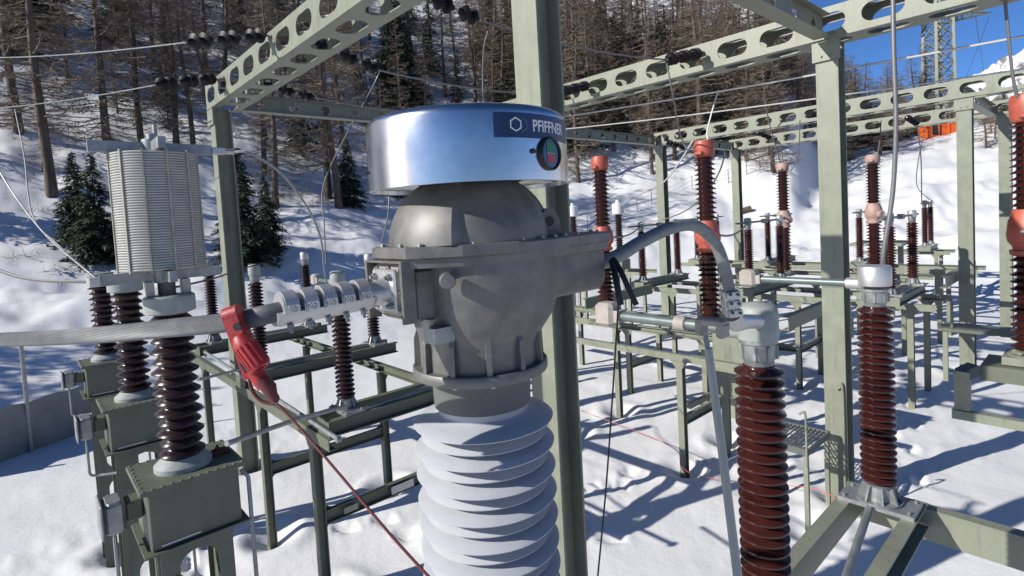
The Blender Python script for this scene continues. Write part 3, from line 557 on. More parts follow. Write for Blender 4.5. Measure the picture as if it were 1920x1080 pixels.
for z in (TZ0 - 0.075, TZ1 + 0.008):
    for (dx, dy) in ((1, 0), (0, 1)):
        mb = MB(); zz = z + (0.0 if dx else 0.002); mb.box((tx - (0.33 if dx else 0.02), ty - (0.02 if dx else 0.30), zz), (tx + (0.33 if dx else 0.02), ty + (0.02 if dx else 0.28), zz + 0.064 + (0.002 if dx else 0))); mb.build('spider_arm', 'galv', t)
    mb = MB(); mb.rev([(0.06, z - 0.012), (0.06, z + 0.085)], 16, (tx, ty, 0)); mb.build('hub', 'galv', t)
for dx in (-0.11, 0.09):
    mb = MB(); mb.box((tx + dx, ty - 0.055, 3.634), (tx + dx + 0.045, ty + 0.035, TZ0 - 0.078)); mb.build('bracket', 'pole', t)
mb = MB(); mb.rev([(0.05, 3.634), (0.05, TZ0 - 0.09)], 14, (tx + 0.01, ty, 0)); mb.build('tuning_unit', 'collar', t)
mb = MB(); mb.tube([(tx, ty, TZ1 + 0.09), (tx, ty, TZ1 + 0.13)], 0.03, 12); mb.rev([(0.012, 0), (0.012, 0.07)], 8, (tx + 0.02, ty, TZ1 + 0.12)); mb.build('lifting_eye', 'galv', t)
mb = MB(); mb.box((tx + 0.331, ty - 0.03, TZ1 + 0.015), (tx + 0.42, ty + 0.03, TZ1 + 0.06), 0.006); mb.tube([(tx + 0.42, ty, TZ1 + 0.037), (tx + 0.47, ty, TZ1 + 0.037)], 0.02, 8); mb.build('terminal', 'cast_bright', t)
mb = MB(); mb.box((tx - 0.39, ty - 0.1, TZ0 - 0.07), (tx - 0.331, ty + 0.06, TZ0 - 0.02), 0.006); mb.build('terminal', 'cast_bright', t)

# ------------------------------------------------------------------ the current transformer
CX, CY = 0.892, 1.142; TH0 = math.atan2(-CY, -CX)                 # TH0: azimuth towards the camera
t = thing('current_transformer', 'large current transformer with aluminium hood, cast grey tank and pale ribbed insulator', 'current transformer', (CX, CY, 0))
def pol(a, r, z): return Vector((CX + r * math.cos(a), CY + r * math.sin(a), z))
HR, HZ0, HZ1 = 0.258, 4.082, 4.256
mb = MB(); fil = [(HR - 0.026 + 0.026 * math.sin(k / 8 * math.pi / 2), HZ1 - 0.022 + 0.022 * math.cos(k / 8 * math.pi / 2)) for k in range(9)][::-1]
mb.rev([(HR - 0.006, HZ0 + 0.012), (HR - 0.004, HZ0), (HR, HZ0 + 0.001), (HR, HZ0 + 0.09)] + fil + [(0.12, HZ1 + 0.004), (0.001, HZ1 + 0.006)], 96, (CX, CY, 0))
mb.rev([(0.001, HZ0 + 0.012), (HR - 0.006, HZ0 + 0.011)], 96, (CX, CY, 0), caps=False)
hood = mb.build('hood', 'alu', t)
def curved(name, m, a0, a1, z0, z1, r, parent, n=24, th=0.0012):
    mb = MB(); rings = []
    for i in range(n + 1):
        a = a0 + (a1 - a0) * i / n; rings.append([pol(a, r, z0), pol(a, r + th, z0), pol(a, r + th, z1), pol(a, r, z1)])
    mb.loft(rings, smooth=False); o = mb.build(name, m, parent); return o
LA0, LA1, LZ0, LZ1 = TH0 + R(13), TH0 + R(70), 4.176, 4.231
lab = curved('label_plate', 'navy', LA0, LA1, LZ0, LZ1, HR + 0.0006, t)
def text_mesh(txt, size, bold=0.0):
    cu = bpy.data.curves.new('txt', 'FONT'); cu.body = txt; cu.size = size; cu.offset = bold; cu.resolution_u = 3
    o = bpy.data.objects.new('txt', cu); COL.objects.link(o); bpy.context.view_layer.update()
    me = o.evaluated_get(bpy.context.evaluated_depsgraph_get()).to_mesh(); v = [tuple(p.co) for p in me.vertices]; f = [tuple(p.vertices) for p in me.polygons]
    o.evaluated_get(bpy.context.evaluated_depsgraph_get()).to_mesh_clear(); bpy.data.objects.remove(o); bpy.data.curves.remove(cu); return v, f
v, f = text_mesh('PFIFFNER', 0.036, 0.0008)
x0 = min(p[0] for p in v); x1 = max(p[0] for p in v); mb = MB()
def wrapv(u, z, r=HR + 0.0026): return pol(LA0 + u / HR, r, z)
TW = 0.122; T0 = 0.098
mb.add([wrapv(T0 + (p[0] - x0) / (x1 - x0) * TW, LZ0 + 0.016 + p[1]) for p in v], f); mb.build('lettering', 'white', lab)
def hexring(cu, cz, r, w, m, nm, arc=6, start=0, rad=HR + 0.0026):
    mb = MB(); P = []
    for k in range(arc + 1):
        a = math.pi / 2 + (k + start) * math.pi / 3; P.append((math.cos(a), math.sin(a)))
    for k in range(arc):
        vs = []
        for j in range(5):
            s_ = j / 4; px_, py_ = P[k][0] * (1 - s_) + P[k + 1][0] * s_, P[k][1] * (1 - s_) + P[k + 1][1] * s_
            vs += [wrapv(cu + px_ * r, cz + py_ * r, rad), wrapv(cu + px_ * (r - w), cz + py_ * (r - w), rad)]
        mb.add(vs, [(2 * j, 2 * j + 2, 2 * j + 3, 2 * j + 1) for j in range(4)])
    mb.build(nm, m, lab)
hexring(0.052, (LZ0 + LZ1) / 2 + 0.001, 0.0165, 0.0036, 'white', 'emblem')
hexring(0.068, (LZ0 + LZ1) / 2 + 0.001, 0.0165, 0.0022, 'navy2', 'emblem_half', 3, 3, HR + 0.0022)  # thin slate half hexagon printed beside the white one
# round indicator
ga = TH0 + R(46.5); ax = Vector((math.cos(ga), math.sin(ga), 0)); tg = Vector((-math.sin(ga), math.cos(ga), 0)); gc = pol(ga, HR - 0.004, 4.143)
mb = MB(); mb.rev([(0.039, 0), (0.039, 0.011), (0.036, 0.014), (0.033, 0.012), (0.033, 0.0085)], 36, gc, ax); g = mb.build('indicator', 'black', t)
mb = MB(); mb.rev([(0.033, 0.007), (0.033, 0.0092), (0.001, 0.0092)], 36, gc, ax); mb.build('dial', 'glass', g)
for nm, m, za, zb_, w in (('green_field', 'green_p', 0.003, 0.024, 0.017), ('red_field', 'red_p', -0.021, -0.002, 0.0155)):
    mb = MB(); q = gc + ax * 0.0102; mb.add([q + tg * -w + _Z * za, q + tg * w + _Z * za, q + tg * w + _Z * zb_, q + tg * -w + _Z * zb_], [(0, 1, 2, 3)]); mb.build(nm, m, g)
mb = MB(); q = gc + ax * 0.0104; mb.add([q + tg * -0.017 + _Z * -0.001, q + tg * 0.017 + _Z * -0.001, q + tg * 0.017 + _Z * 0.002, q + tg * -0.017 + _Z * 0.002], [(0, 1, 2, 3)]); mb.build('divider', 'galv', g)
mb = MB(); mb.rev([(0.006, 0), (0.006, 0.006)], 10, pol(ga - R(12.5), HR - 0.001, 4.147), ax); mb.rev([(0.004, 0), (0.004, 0.006)], 10, pol(TH0 - R(74), HR - 0.001, 4.13), pol(TH0 - R(74), 1, 0) - pol(TH0 - R(74), 0, 0)); mb.build('screw', 'black', hood)
# dome with raised sectors
FZ = 3.945
def dome_ring(k, n=120):
    s_ = k / 16; e = math.cos(s_ * math.pi / 2 * 0.97); z = FZ + 0.172 * math.sin(s_ * math.pi / 2) ; out = []
    for i in range(n):
        a = 2 * math.pi * i / n; rel = (math.degrees(a - TH0) + 540) % 360 - 180
        r = 0.197 * e ** 0.85
        up = 0.0
        for c0, hw in ((-47, 38), (132, 36)):
            dd = abs((rel - c0 + 180) % 360 - 180); up = max(up, min(1, max(0, (hw - dd) / 3.5)))
        out.append(pol(a, r + 0.022 * up * (1 - 0.35 * s_), z))
    return out
mb = MB(); mb.loft([dome_ring(k) for k in range(17)]); mb.build('dome', 'cast', t)
# tank lid flange outline (long axis X)
def tank_outline(grow=0.0, z=0.0):
    pts = [(-0.245, -0.062), (-0.15, -0.150), (-0.03, -0.208), (0.10, -0.208), (0.20, -0.178), (0.392, -0.148), (0.392, 0.148), (0.20, 0.178), (0.10, 0.208), (-0.03, 0.208), (-0.13, 0.185), (-0.245, 0.095)]
    out = []
    for i, (a, b_) in enumerate(pts):
        L = math.hypot(a, b_); out.append(Vector((CX + a * (1 + grow / L), CY + b_ * (1 + grow / L), z)))
    return out
mb = MB(); mb.loft([tank_outline(-0.006, FZ - 0.03), tank_outline(0, FZ - 0.026), tank_outline(0, FZ - 0.004), tank_outline(-0.004, FZ)], smooth=False); fl = mb.build('tank_flange', 'cast', t)
mb = MB(); mb.loft([tank_outline(-0.012, FZ - 0.05), tank_outline(-0.010, FZ - 0.0305)], smooth=False); mb.build('lower_rim', 'cast', fl)
ol = tank_outline(-0.014, FZ); 
for i in range(len(ol)):
    for s_ in (0.2, 0.75):
        p = ol[i].lerp(ol[(i + 1) % len(ol)], s_); mb = MB(); mb.bolt(p, (0, 0, 1), 0.007, 0.0042); mb.build('flange_bolt', 'galv', fl)
# lifting lug
mb = MB(); lx, ly = CX + 0.165, CY - 0.115
mb2 = [(-0.035, 0), (0.04, 0), (0.03, 0.05), (0.012, 0.075), (-0.006, 0.075), (-0.02, 0.055)]
for nm in (0,):
    d_ = Vector((0.9, -0.43, 0)).normalized(); nn = Vector((-d_.y, d_.x, 0)) * 0.009; o_ = Vector((lx, ly, FZ))
    ring = lambda s_: [o_ + d_ * a * 1.0 + _Z * b_ + nn * s_ for a, b_ in mb2]
    mb.loft([ring(-1), ring(1)], smooth=False)
lug = mb.build('lifting_lug', 'cast', t)
mb = MB(); mb.rev([(0.013, -0.0105), (0.013, 0.0105)], 14, o_ + d_ * 0.003 + _Z * 0.04, nn); mb.build('lug_hole', 'black', lug)
# pot shaped tank
mb = MB()
def tring(z, ox, ax_, ay_): return [Vector((CX + ox + ax_ * math.cos(2 * math.pi * k / 72), CY + ay_ * math.sin(2 * math.pi * k / 72), z)) for k in range(72)]
mb.loft([tring(*q) for q in ((3.628, 0, 0.157, 0.157), (3.67, 0, 0.157, 0.157), (3.690, 0.003, 0.160, 0.160), (3.708, 0.008, 0.167, 0.165), (3.727, 0.014, 0.178, 0.174), (3.748, 0.020, 0.190, 0.183), (3.775, 0.022, 0.198, 0.190), (3.81, 0.022, 0.202, 0.194), (FZ - 0.05, 0.022, 0.204, 0.195))]); tank = mb.build('tank', 'cast', t)
def rbox(x0, x1, w, z0, z1, r=0.03, taper=0.0):
    def ring(x, k):
        out = []; W = w - k; za, zb_ = z0 + k, z1
        for q, (sy, sz) in enumerate(((1, 1), (-1, 1), (-1, -1), (1, -1))):
            rr = r if sz < 0 else 0.004
            for j in range(6):
                a = math.pi / 2 * (q + j / 5); out.append(Vector((CX + x, CY + sy * (W - rr) + rr * math.cos(a), (zb_ - rr if sz > 0 else za + rr) + rr * math.sin(a))))
        return out
    return ring
rg = rbox(0, 0, 0.135, 3.772, FZ - 0.05, 0.045)
mb = MB(); mb.loft([rg(0.0, 0), rg(0.374, 0), rg(0.388, 0.012)]); mb.build('side_housing', 'cast', t)
mb = MB(); n = 12                                                   # sloping web below the side housing
for sy in (-0.045, 0.045):
    q = [(0.12, 3.775), (0.30, 3.775), (0.22, 3.755), (0.172, 3.72), (0.15, 3.69), (0.12, 3.68)]
    mb.loft([[Vector((CX + a, CY + sy - 0.008, z)) for a, z in q], [Vector((CX + a, CY + sy + 0.008, z)) for a, z in q]], smooth=False)
mb.build('web', 'cast', tank)
# hood over the terminal, terminal plate and pads
TX, TY0, TY1 = CX - 0.225, CY - 0.056, CY + 0.110
mb = MB(); mb.box((TX + 0.002, TY0, 3.768), (CX - 0.08, TY1, FZ - 0.052), 0.008); tb = mb.build('terminal_box', 'cast', t)
mb = MB(); W = 0.006
mb.box((TX - 0.032, TY0 - 0.004, 3.77), (TX + 0.0015, TY0 + W, FZ - 0.036)); mb.box((TX - 0.032, TY1 - W, 3.77), (TX + 0.0015, TY1 + 0.004, FZ - 0.036)); mb.box((TX - 0.032, TY0 - 0.004, FZ - 0.0355), (TX + 0.0015, TY1 + 0.004, FZ - 0.0305)); mb.build('terminal_shroud', 'cast', tb)
mb = MB(); mb.box((TX - 0.012, TY0 + 0.012, 3.782), (TX + 0.0015, TY1 - 0.014, 3.905), 0.004); tp = mb.build('terminal_plate', 'beige', t)
mb = MB()
for (a, b_) in ((0.03, 3.892), (0.085, 3.893), (0.14, 3.892), (0.03, 3.84), (0.14, 3.84), (0.03, 3.796), (0.14, 3.796)): mb.bolt((TX - 0.012, TY0 + a, b_), (-1, 0, 0), 0.008, 0.006)
mb.build('plate_bolts', 'galv', tp)
mb = MB(); mb.rev([(0.019, 0.0), (0.019, 0.030), (0.016, 0.034), (0.001, 0.035)], 20, (CX - 0.17, CY - 0.112, 3.866), (-0.55, -0.83, 0)); mb.build('boss', 'cast', tank)
mb = MB(); q = [(0, 0), (0.05, 0), (0.05, 0.03), (0.0, 0.055)]; mb.box((TX + 0.03, TY0 - 0.03, 3.715), (TX + 0.085, TY0 + 0.02, 3.752)); mb.box((TX + 0.02, TY0 - 0.02, 3.752), (TX + 0.024, TY0 + 0.01, 3.775)); mb.build('earth_lug', 'galv', tank)
# ribs of the skirt and lower flange
for k in range(12):
    a = TH0 + 2 * math.pi * k / 12 + 0.12; c, s_ = math.cos(a), math.sin(a); tv = Vector((-s_, c, 0)) * 0.0065; q = [(0.150, 3.628), (0.173, 3.628), (0.172, 3.66), (0.171, 3.70), (0.160, 3.73)]; mb = MB()
    mb.loft([[pol(a, r, z) - tv for r, z in q], [pol(a, r, z) + tv for r, z in q]], smooth=False); mb.build('skirt_rib', 'cast', tank)
mb = MB(); mb.rev([(0.15, 3.598), (0.177, 3.602), (0.179, 3.606), (0.179, 3.624), (0.176, 3.628), (0.14, 3.629)], 64, (CX, CY, 0)); mb.build('lower_flange', 'cast', t)
mb = MB(); mb.rev([(0.12, 3.515), (0.1285, 3.517), (0.1295, 3.55), (0.1305, 3.585), (0.135, 3.598)], 64, (CX, CY, 0)); cl = mb.build('collar', 'collar', t)
for k in range(10):
    a = TH0 + 2 * math.pi * (k + 0.3) / 10; mb = MB(); mb.rev([(0.006, 0), (0.006, 0.007)], 6, pol(a, 0.15, 3.5985), (0, 0, -1)); mb.build('collar_bolt', 'galv', cl)
# composite insulator
prof = [(0.122, 3.5145), (0.119, 3.503)]; z = 3.4985; P_ = 0.0672; i = 0
while z > 2.42:
    for (ro, dz, hh) in ((0.186, 0.0, 0.038), (0.168, 0.036, 0.028)):
        zc = z - dz
        prof += [(0.119, zc), (0.128, zc - 0.006), (0.155 if ro > 0.17 else 0.147, zc - 0.0125), (ro - 0.003, zc - 0.0225), (ro, zc - 0.0245), (ro - 0.001, zc - 0.0268), (ro - 0.005, zc - 0.0275), (0.124, zc - 0.0255), (0.119, zc - 0.028)]
    z -= P_
prof += [(0.119, 2.40)]
mb = MB(); mb.rev(prof, 72, (CX, CY, 0)); mb.build('composite_insulator', 'silicone', t)
mb = MB(); mb.rev([(0.13, 2.40), (0.13, 2.33), (0.19, 2.32), (0.19, 2.29)][::-1], 36, (CX, CY, 0)); mb.box((CX - 0.25, CY - 0.2, 2.05), (CX + 0.25, CY + 0.2, 2.289), 0.01); mb.build('base', 'cast', t)
for dx in (-0.17, 0.11):
    mb = MB(); mb.box((CX + dx, CY - 0.12, -0.3), (CX + dx + 0.06, CY + 0.12, 2.048)); mb.build('pedestal_leg', 'steel', t)

# ------------------------------------------------------------------ clamp, conductors and cables on the transformer
AX = Vector((-1, 0.0, -0.03)).normalized()
c0 = Vector((TX - 0.016, CY + 0.025, 3.842))
t = thing('conductor_clamp', 'bright aluminium bolted clamp joining the thick stranded conductor to the transformer', 'clamp', tuple(c0))
mb = MB(); mb.box((c0.x - 0.016, c0.y - 0.05, c0.z - 0.048), (c0.x + 0.003, c0.y + 0.055, c0.z + 0.052), 0.004); pad = mb.build('pad', 'cast_bright', t)
for (dy, dz) in ((-0.032, 0.034), (0.036, 0.034), (-0.032, -0.032), (0.036, -0.032)):
    mb = MB(); mb.bolt((c0.x - 0.016, c0.y + dy, c0.z + dz), (-1, 0, 0), 0.009, 0.009); mb.build('pad_bolt', 'galv', pad)
def along(s, dy=0.0, dz=0.0): return c0 + AX * s + Vector((0, dy, dz))
mb = MB(); mb.tube([along(0.012), along(0.03), along(0.06)], [0.036, 0.03, 0.026], 18); mb.build('neck', 'cast_bright', t)
mb = MB(); secs = []                                                # lower tray
for s_ in (0.052, 0.06, 0.262, 0.272):
    k = 0.9 if s_ in (0.052, 0.272) else 1.0; secs.append([along(s_, 0.036 * k * math.cos(a), -0.004 + 0.030 * k * (math.sin(a) if math.sin(a) < 0 else 0.12 * math.sin(a))) for a in [2 * math.pi * j / 20 for j in range(20)]])
mb.loft(secs, smooth=False); mb.build('tray', 'cast_bright', t)
for i in range(5):                                                  # five saddles with their bolts
    s0 = 0.064 + i * 0.041
    mb = MB()
    for (sa, sb, r) in ((s0, s0 + 0.003, 0.0345), (s0 + 0.003, s0 + 0.029, 0.0375), (s0 + 0.029, s0 + 0.032, 0.0345)):
        arc = [(r * math.cos(a), 0.002 + r * math.sin(a)) for a in [math.pi * j / 14 for j in range(15)]] + [(-r, -0.008), (r, -0.008)]
        mb.loft([[along(sa, a, b_) for a, b_ in arc], [along(sb, a, b_) for a, b_ in arc]], smooth=False)
    mb.box(tuple(along(s0 + 0.026, -0.041, -0.004)), tuple(along(s0 + 0.006, -0.030, 0.012)))
    sd_ = mb.build('saddle', 'cast_bright', t); mb = MB(); mb.bolt(along(s0 + 0.016, -0.041, 0.004), Vector((0, -1, 0)), 0.007, 0.006); mb.build('saddle_bolt', 'galv', sd_); mb = MB(); mb.bolt(along(s0 + 0.018, -0.02, -0.03), (0, -0.2, -1), 0.007, 0.01); mb.build('saddle_bolt', 'galv', sd_)
# stranded conductor
path = spline([along(0.08), along(0.20), along(0.28, 0.004, -0.004), at(430, 604, 1.14), at(320, 615, 1.215), at(170, 629, 1.37), at(0, 637, 1.60), at(-200, 640, 1.95)], 10)
t = thing('stranded_conductor', 'thick stranded aluminium conductor crossing from the left edge to the clamp', 'conductor', tuple(at(0, 637, 1.72)))
mb = MB(); mb.tube(path, 0.0188, 20); mb.build('core', 'cable', t)
def helix(path, R0, r, ph, turns, n=6, sub=4):
    P = [path[0]];
    for a, b_ in zip(path[:-1], path[1:]): P += [Vector(a).lerp(b_, k / sub) for k in range(1, sub + 1)]
    out = []; a_ = None
    for i, p in enumerate(P):
        d = (P[min(i + 1, len(P) - 1)] - P[max(i - 1, 0)]).normalized(); a_ = d.orthogonal().normalized() if a_ is None else (a_ - d * a_.dot(d)).normalized(); b_ = d.cross(a_)
        an = ph + 2 * math.pi * turns * i / len(P); out.append(p + (a_ * math.cos(an) + b_ * math.sin(an)) * R0)
    return out
mb = MB()
for k in range(30): mb.tube(helix(path[14:], 0.0186, 0, 2 * math.pi * k / 30, 2.2, sub=2), 0.0021, 5)
mb.build('strands', 'cable', t)
# red earthing clamp
t = thing('earthing_clamp', 'red plastic earthing clamp hanging on the stranded conductor', 'clamp', tuple(at(440, 600, 1.12)))
D_ = 1.095; fwd = -CF
def rod(pts, rs, n, nm, m, parent, flat=None):
    mb = MB(); mb.tube([at(*p) for p in pts], rs, n); return mb.build(nm, m, parent)
up_ = (at(440, 590, D_) - at(485, 715, D_)).normalized()
mb = MB(); a, b_ = at(437, 590, D_ + 0.005), at(478, 705, D_ + 0.005); mb.bar(a, b_, 0.030, 0.034, fwd); mb.rev([(0.018, -0.015), (0.018, 0.015)], 20, a, up_.cross(fwd)); jaw = mb.build('jaw', 'red_plastic', t)
mb = MB(); mb.rev([(0.008, -0.0), (0.008, 0.008), (0.003, 0.008)], 10, at(448, 612, D_ - 0.018), fwd); mb.build('rivet', 'black', jaw)
p, q = at(454, 640, D_ - 0.022), at(490, 690, D_ - 0.03); mb = MB(); ax_ = (q - p).normalized(); L_ = (q - p).length
prof = [(0.013, -0.012), (0.019, 0.0), (0.0205, 0.012), (0.0205, L_ - 0.005), (0.019, L_), (0.011, L_), (0.010, L_ - 0.012), (0.001, L_ - 0.012)]
mb.rev(prof, 28, p, ax_); sl = mb.build('sleeve', 'red_plastic', t); mb = MB(); e1 = ax_.orthogonal().normalized(); e2 = ax_.cross(e1)
for k in range(14):
    a = 2 * math.pi * k / 14; v_ = (e1 * math.cos(a) + e2 * math.sin(a)) * 0.0205; mb.tube([p + v_ + ax_ * 0.012, q + v_ - ax_ * 0.006], 0.0024, 5)
mb.build('grip_rib', 'red_plastic', sl)
mb = MB(); mb.tube([at(474, 690, D_), at(490, 712, D_), at(498, 725, D_)], [0.016, 0.0165, 0.015], 14); mb.build('lower_grip', 'red_plastic', t)
mb = MB(); mb.bar(at(462, 688, D_ - 0.012), at(482, 676, D_ - 0.014), 0.022, 0.03, fwd); mb.build('buckle', 'black', t)
mb = MB(); mb.tube([at(492, 712, D_ - 0.01), at(505, 728, D_ - 0.01), at(516, 752, D_ - 0.01)], [0.014, 0.0145, 0.006], 12); mb.build('cable_boot', M['cord'], t)
mb = MB(); mb.tube(spline([at(468, 690, D_), at(470, 725, D_), at(485, 748, D_), at(508, 757, D_), at(521, 748, D_), at(516, 736, D_)], 8), 0.0036, 8); mb.build('loop', 'cord', t)
mb = MB(); mb.tube(spline([at(513, 750, D_ - 0.01), at(560, 800, 1.06), at(640, 893, 1.0), at(730, 1000, 0.94), at(830, 1110, 0.88)], 8), 0.0026, 8); o = mb.build('red_cord', 'cord'); tag(o, 'dark red cord running from the earthing clamp down to the bottom edge', 'cord')
# curved grey cable to the first post head
hA = Vector((2.22, 0.99, ZT))
t = thing('flexible_cable', 'thick grey flexible cable arching from the transformer to the first brown post', 'cable', (1.28, 1.1, 3.85))
mb = MB(); mb.tube(spline([(CX + 0.34, 1.12, 3.82), at(1150, 484, 1.66), at(1205, 452, 1.76), at(1262, 426, 1.86), at(1305, 424, 1.93), at(1338, 452, 1.98), at(1358, 500, 2.01), at(1370, 560, 2.04), at(1374, 592, 2.05)], 8), 0.0215, 16); mb.build('cable', 'flex', t)
mb = MB(); a, b_ = at(1368, 545, 2.035), at(1374, 592, 2.045); mb.tube([a, b_], 0.030, 12); mb.build('sleeve', 'cast_bright', t)
for k in range(3):
    mb = MB(); c = a.lerp(b_, 0.12 + 0.36 * k); d_ = (b_ - a).normalized(); mb.bar(c - d_ * 0.012, c + d_ * 0.012, 0.05, 0.075, -CF); cb = mb.build('clamp_bar', 'cast_bright', t)
    mb = MB(); mb.bolt(c - CF * 0.037 + CR * 0.014, -CF, 0.006, 0.006); mb.bolt(c - CF * 0.037 - CR * 0.014, -CF, 0.006, 0.006); mb.build('clamp_bolt', 'collar', cb)
mb = MB(); mb.tube([b_, at(1380, 606, 2.06), at(1400, 603, 2.10), at(1420, 603, 2.16)], [0.032, 0.034, 0.028, 0.028], 14); mb.build('lug', 'cast_bright', t)
for k, pts in enumerate(([at(1146, 482, 1.66), at(1151, 505, 1.60), at(1157, 535, 1.57), at(1164, 572, 1.56)], [at(1150, 486, 1.64), at(1163, 507, 1.60), at(1176, 535, 1.58), at(1193, 572, 1.57)])):
    mb = MB(); mb.tube(spline(pts, 6), 0.0095 if k == 0 else 0.0085, 10); o = mb.build('insulated_lead', 'black'); tag(o, ['longer black insulated lead hanging below the transformer housing, left one', 'short black insulated lead ending in the air beside the beige contact'][k], 'cable')
mb = MB(); mb.tube(spline([at(1160, 560, 1.5), at(1155, 640, 1.5), at(1146, 780, 1.5), at(1135, 930, 1.5), at(1118, 1110, 1.5)], 6), 0.0026, 6); o = mb.build('hanging_lead', 'black'); tag(o, 'thin black lead hanging straight down beside the olive centre column', 'cable')
# earthing pole hooked on the arm
t = thing('earthing_pole', 'long beige grey earthing pole clamped to the first contact arm', 'pole', tuple(at(1385, 1080, 1.75)))
mb = MB(); mb.tube([at(1328, 655, 1.93), at(1352, 830, 1.86), at(1388, 1120, 1.76)], 0.0145, 14); mb.build('pole', 'pole', t)
mb = MB(); mb.tube([at(1322, 628, 1.94), at(1328, 656, 1.93)], 0.009, 8); mb.build('spindle', 'galv', t)
cc = at(1324, 612, 1.97); mb = MB(); mb.box((cc.x - 0.022, cc.y - 0.075, cc.z - 0.035), (cc.x + 0.03, cc.y - 0.045, cc.z + 0.02), 0.006); mb.box((cc.x - 0.022, cc.y + 0.005, cc.z - 0.035), (cc.x + 0.03, cc.y + 0.035, cc.z + 0.02), 0.006); mb.box((cc.x - 0.02, cc.y - 0.075, cc.z + 0.005), (cc.x + 0.03, cc.y + 0.035, cc.z + 0.03), 0.006); mb.build('clamp_jaw', 'beige', t)
mb = MB(); mb.rev([(0.0262, -0.03), (0.034, -0.025), (0.034, 0.025), (0.0262, 0.03)], 14, (2.22, 1.34, ZT + 0.13), (0, 1, 0)); mb.build('ring_clamp', 'beige', t)

# ------------------------------------------------------------------ overhead lines, strings, droppers
def wire(pts, r, m, lab, cat='wire', nm='overhead_wire', group=None, n=6):
    mb = MB(); mb.tube(pts, r, n); o = mb.build(nm, m); return tag(o, lab, cat, group)
def string(p, q, lab, units=3, group=None):
    p, q = Vector(p), Vector(q); d = (q - p).normalized(); L = (q - p).length; t = thing('strain_insulator', lab, 'insulator', tuple(p), group)
    for k in range(units):
        c = p + d * (L * (k + 0.5) / units); u = L / units; mb = MB()
        mb.rev([(0.02, -0.42 * u), (0.035, -0.36 * u), (0.04, -0.28 * u), (0.083, -0.2 * u), (0.088, -0.15 * u), (0.04, -0.10 * u), (0.04, 0.06 * u), (0.083, 0.12 * u), (0.088, 0.17 * u), (0.04, 0.24 * u), (0.035, 0.36 * u), (0.02, 0.42 * u)], 16, c, d); mb.build('disc_pair', 'disc', t)
    mb = MB(); mb.tube([p, q], 0.014, 6); mb.build('link', 'galv', t); return t
sy = (('front', 4.75, 905, 40), ('middle', 7.0, 710, 130), ('back', 9.3, 590, 182))
string((2.46, 7.0, 6.40), at_x(345, 80, 1.45), 'left strain insulator string higher up, ending left of the slotted beam')
string((2.46, 9.35, 6.40), at_x(288, 160, 1.35), 'lower left strain insulator string in front of the trunks')
string((2.95, 4.7, 6.33), (4.02, 4.78, 6.22), 'strain insulator string at the top, left of the olive centre column')
string((2.95, 6.8, 6.35), at_x(712, 132, 4.05), 'strain insulator string under the middle of the slotted beam at left')
string((2.95, 9.1, 6.35), at_x(592, 183, 4.0), 'strain insulator string near the left gantry column top')
wire(sag(at_x(345, 80, 1.45), at(-60, 108, 9.0), 0.05), 0.0075, 'galv', 'upper pale wire entering from the left edge')
wire(sag(at_x(288, 160, 1.35), at(-60, 206, 10.0), 0.05), 0.0075, 'galv', 'lower pale wire entering from the left edge')
wire(sag(at_x(712, 132, 4.05), (7.74, 6.75, 6.2), 0.1), 0.014, 'wire', 'dark wire sagging behind the aluminium hood at forest height')
wire(sag(at_x(592, 183, 4.0), (7.74, 9.1, 6.2), 0.1), 0.014, 'wire', 'dark wire from the lowest strain string towards the second gantry')
wire(sag((4.02, 4.78, 6.22), at_x(1250, 112, 6.7), 0.08), 0.011, 'wire', 'dark wire passing right of the centre column to the slotted beam')
string(at_x(1250, 112, 6.7), at_x(1312, 100, 7.70), 'brown strain string seen through the slotted beam at right', units=3)
string(at_x(1052, 172, 6.7), at_x(1102, 160, 7.70), 'brown strain string right beside the olive centre column', units=3)
wire(sag((8.5, 8.3, 6.05), (8.5, -1.5, 5.66), 0.06), 0.014, 'wire_w', 'upper bright busbar wire across the snow slope')
wire(sag((9.6, 8.6, 5.98), (9.6, 0.3, 5.5), 0.05), 0.012, 'wire_w', 'second bright busbar wire just below the upper one')
for k, (px, py, X, lab) in enumerate(((1445, 258, 19.6, 'small dark strain string under the far beam, left of the pink breaker'), (1720, 232, 19.6, 'small dark strain string under the far beam, left of the orange machine'), (1285, 276, 15.1, 'small dark strain string under the third gantry beam'), (1560, 246, 19.6, 'small dark strain string beside the large right column'))):
    p = at_x(px, py, X); string(p, p + Vector((-0.95, 0.05, 0.12)), lab, units=3)
# vertical droppers
wire(spline([at(1674, -30, 3.33), at(1676, 100, 3.34), at(1680, 230, 3.36), at(1674, 360, 3.40), at(1657, 470, 3.44), at(1655, 505, 3.46)], 6), 0.0135, 'wire', 'thick grey dropper falling to the second brown post', 'dropper', 'dropper', n=10)
wire(spline([at(1882, -30, 5.9), at(1890, 60, 5.92), at(1900, 150, 5.95), at(1912, 192, 5.98)], 6), 0.016, 'wire', 'dark dropper falling to the orange breaker cap at the right edge', 'dropper', 'dropper')
wire(spline([at_x(1250, 118, 6.72), at(1262, 180, 7.6), at(1275, 250, 8.6), at(1292, 285, 8.7), at(1310, 280, 8.8)], 6), 0.012, 'wire', 'dark dropper curving from the slotted beam to the tall breaker cap', 'dropper', 'dropper')
wire(spline([(8.5, 4.3, 5.86), at(1327, 240, 8.8), at(1327, 264, 8.77)], 5), 0.012, 'wire_w', 'short bright dropper straight above the tall breaker cap', 'dropper', 'dropper')
wire(spline([at(1300, 262, 9.4), at(1270, 310, 9.6), at(1240, 345, 10), at(1200, 365, 12), at(1165, 385, 16)], 6), 0.014, 'wire_w', 'bright slack wire behind the third column', 'dropper', 'dropper')
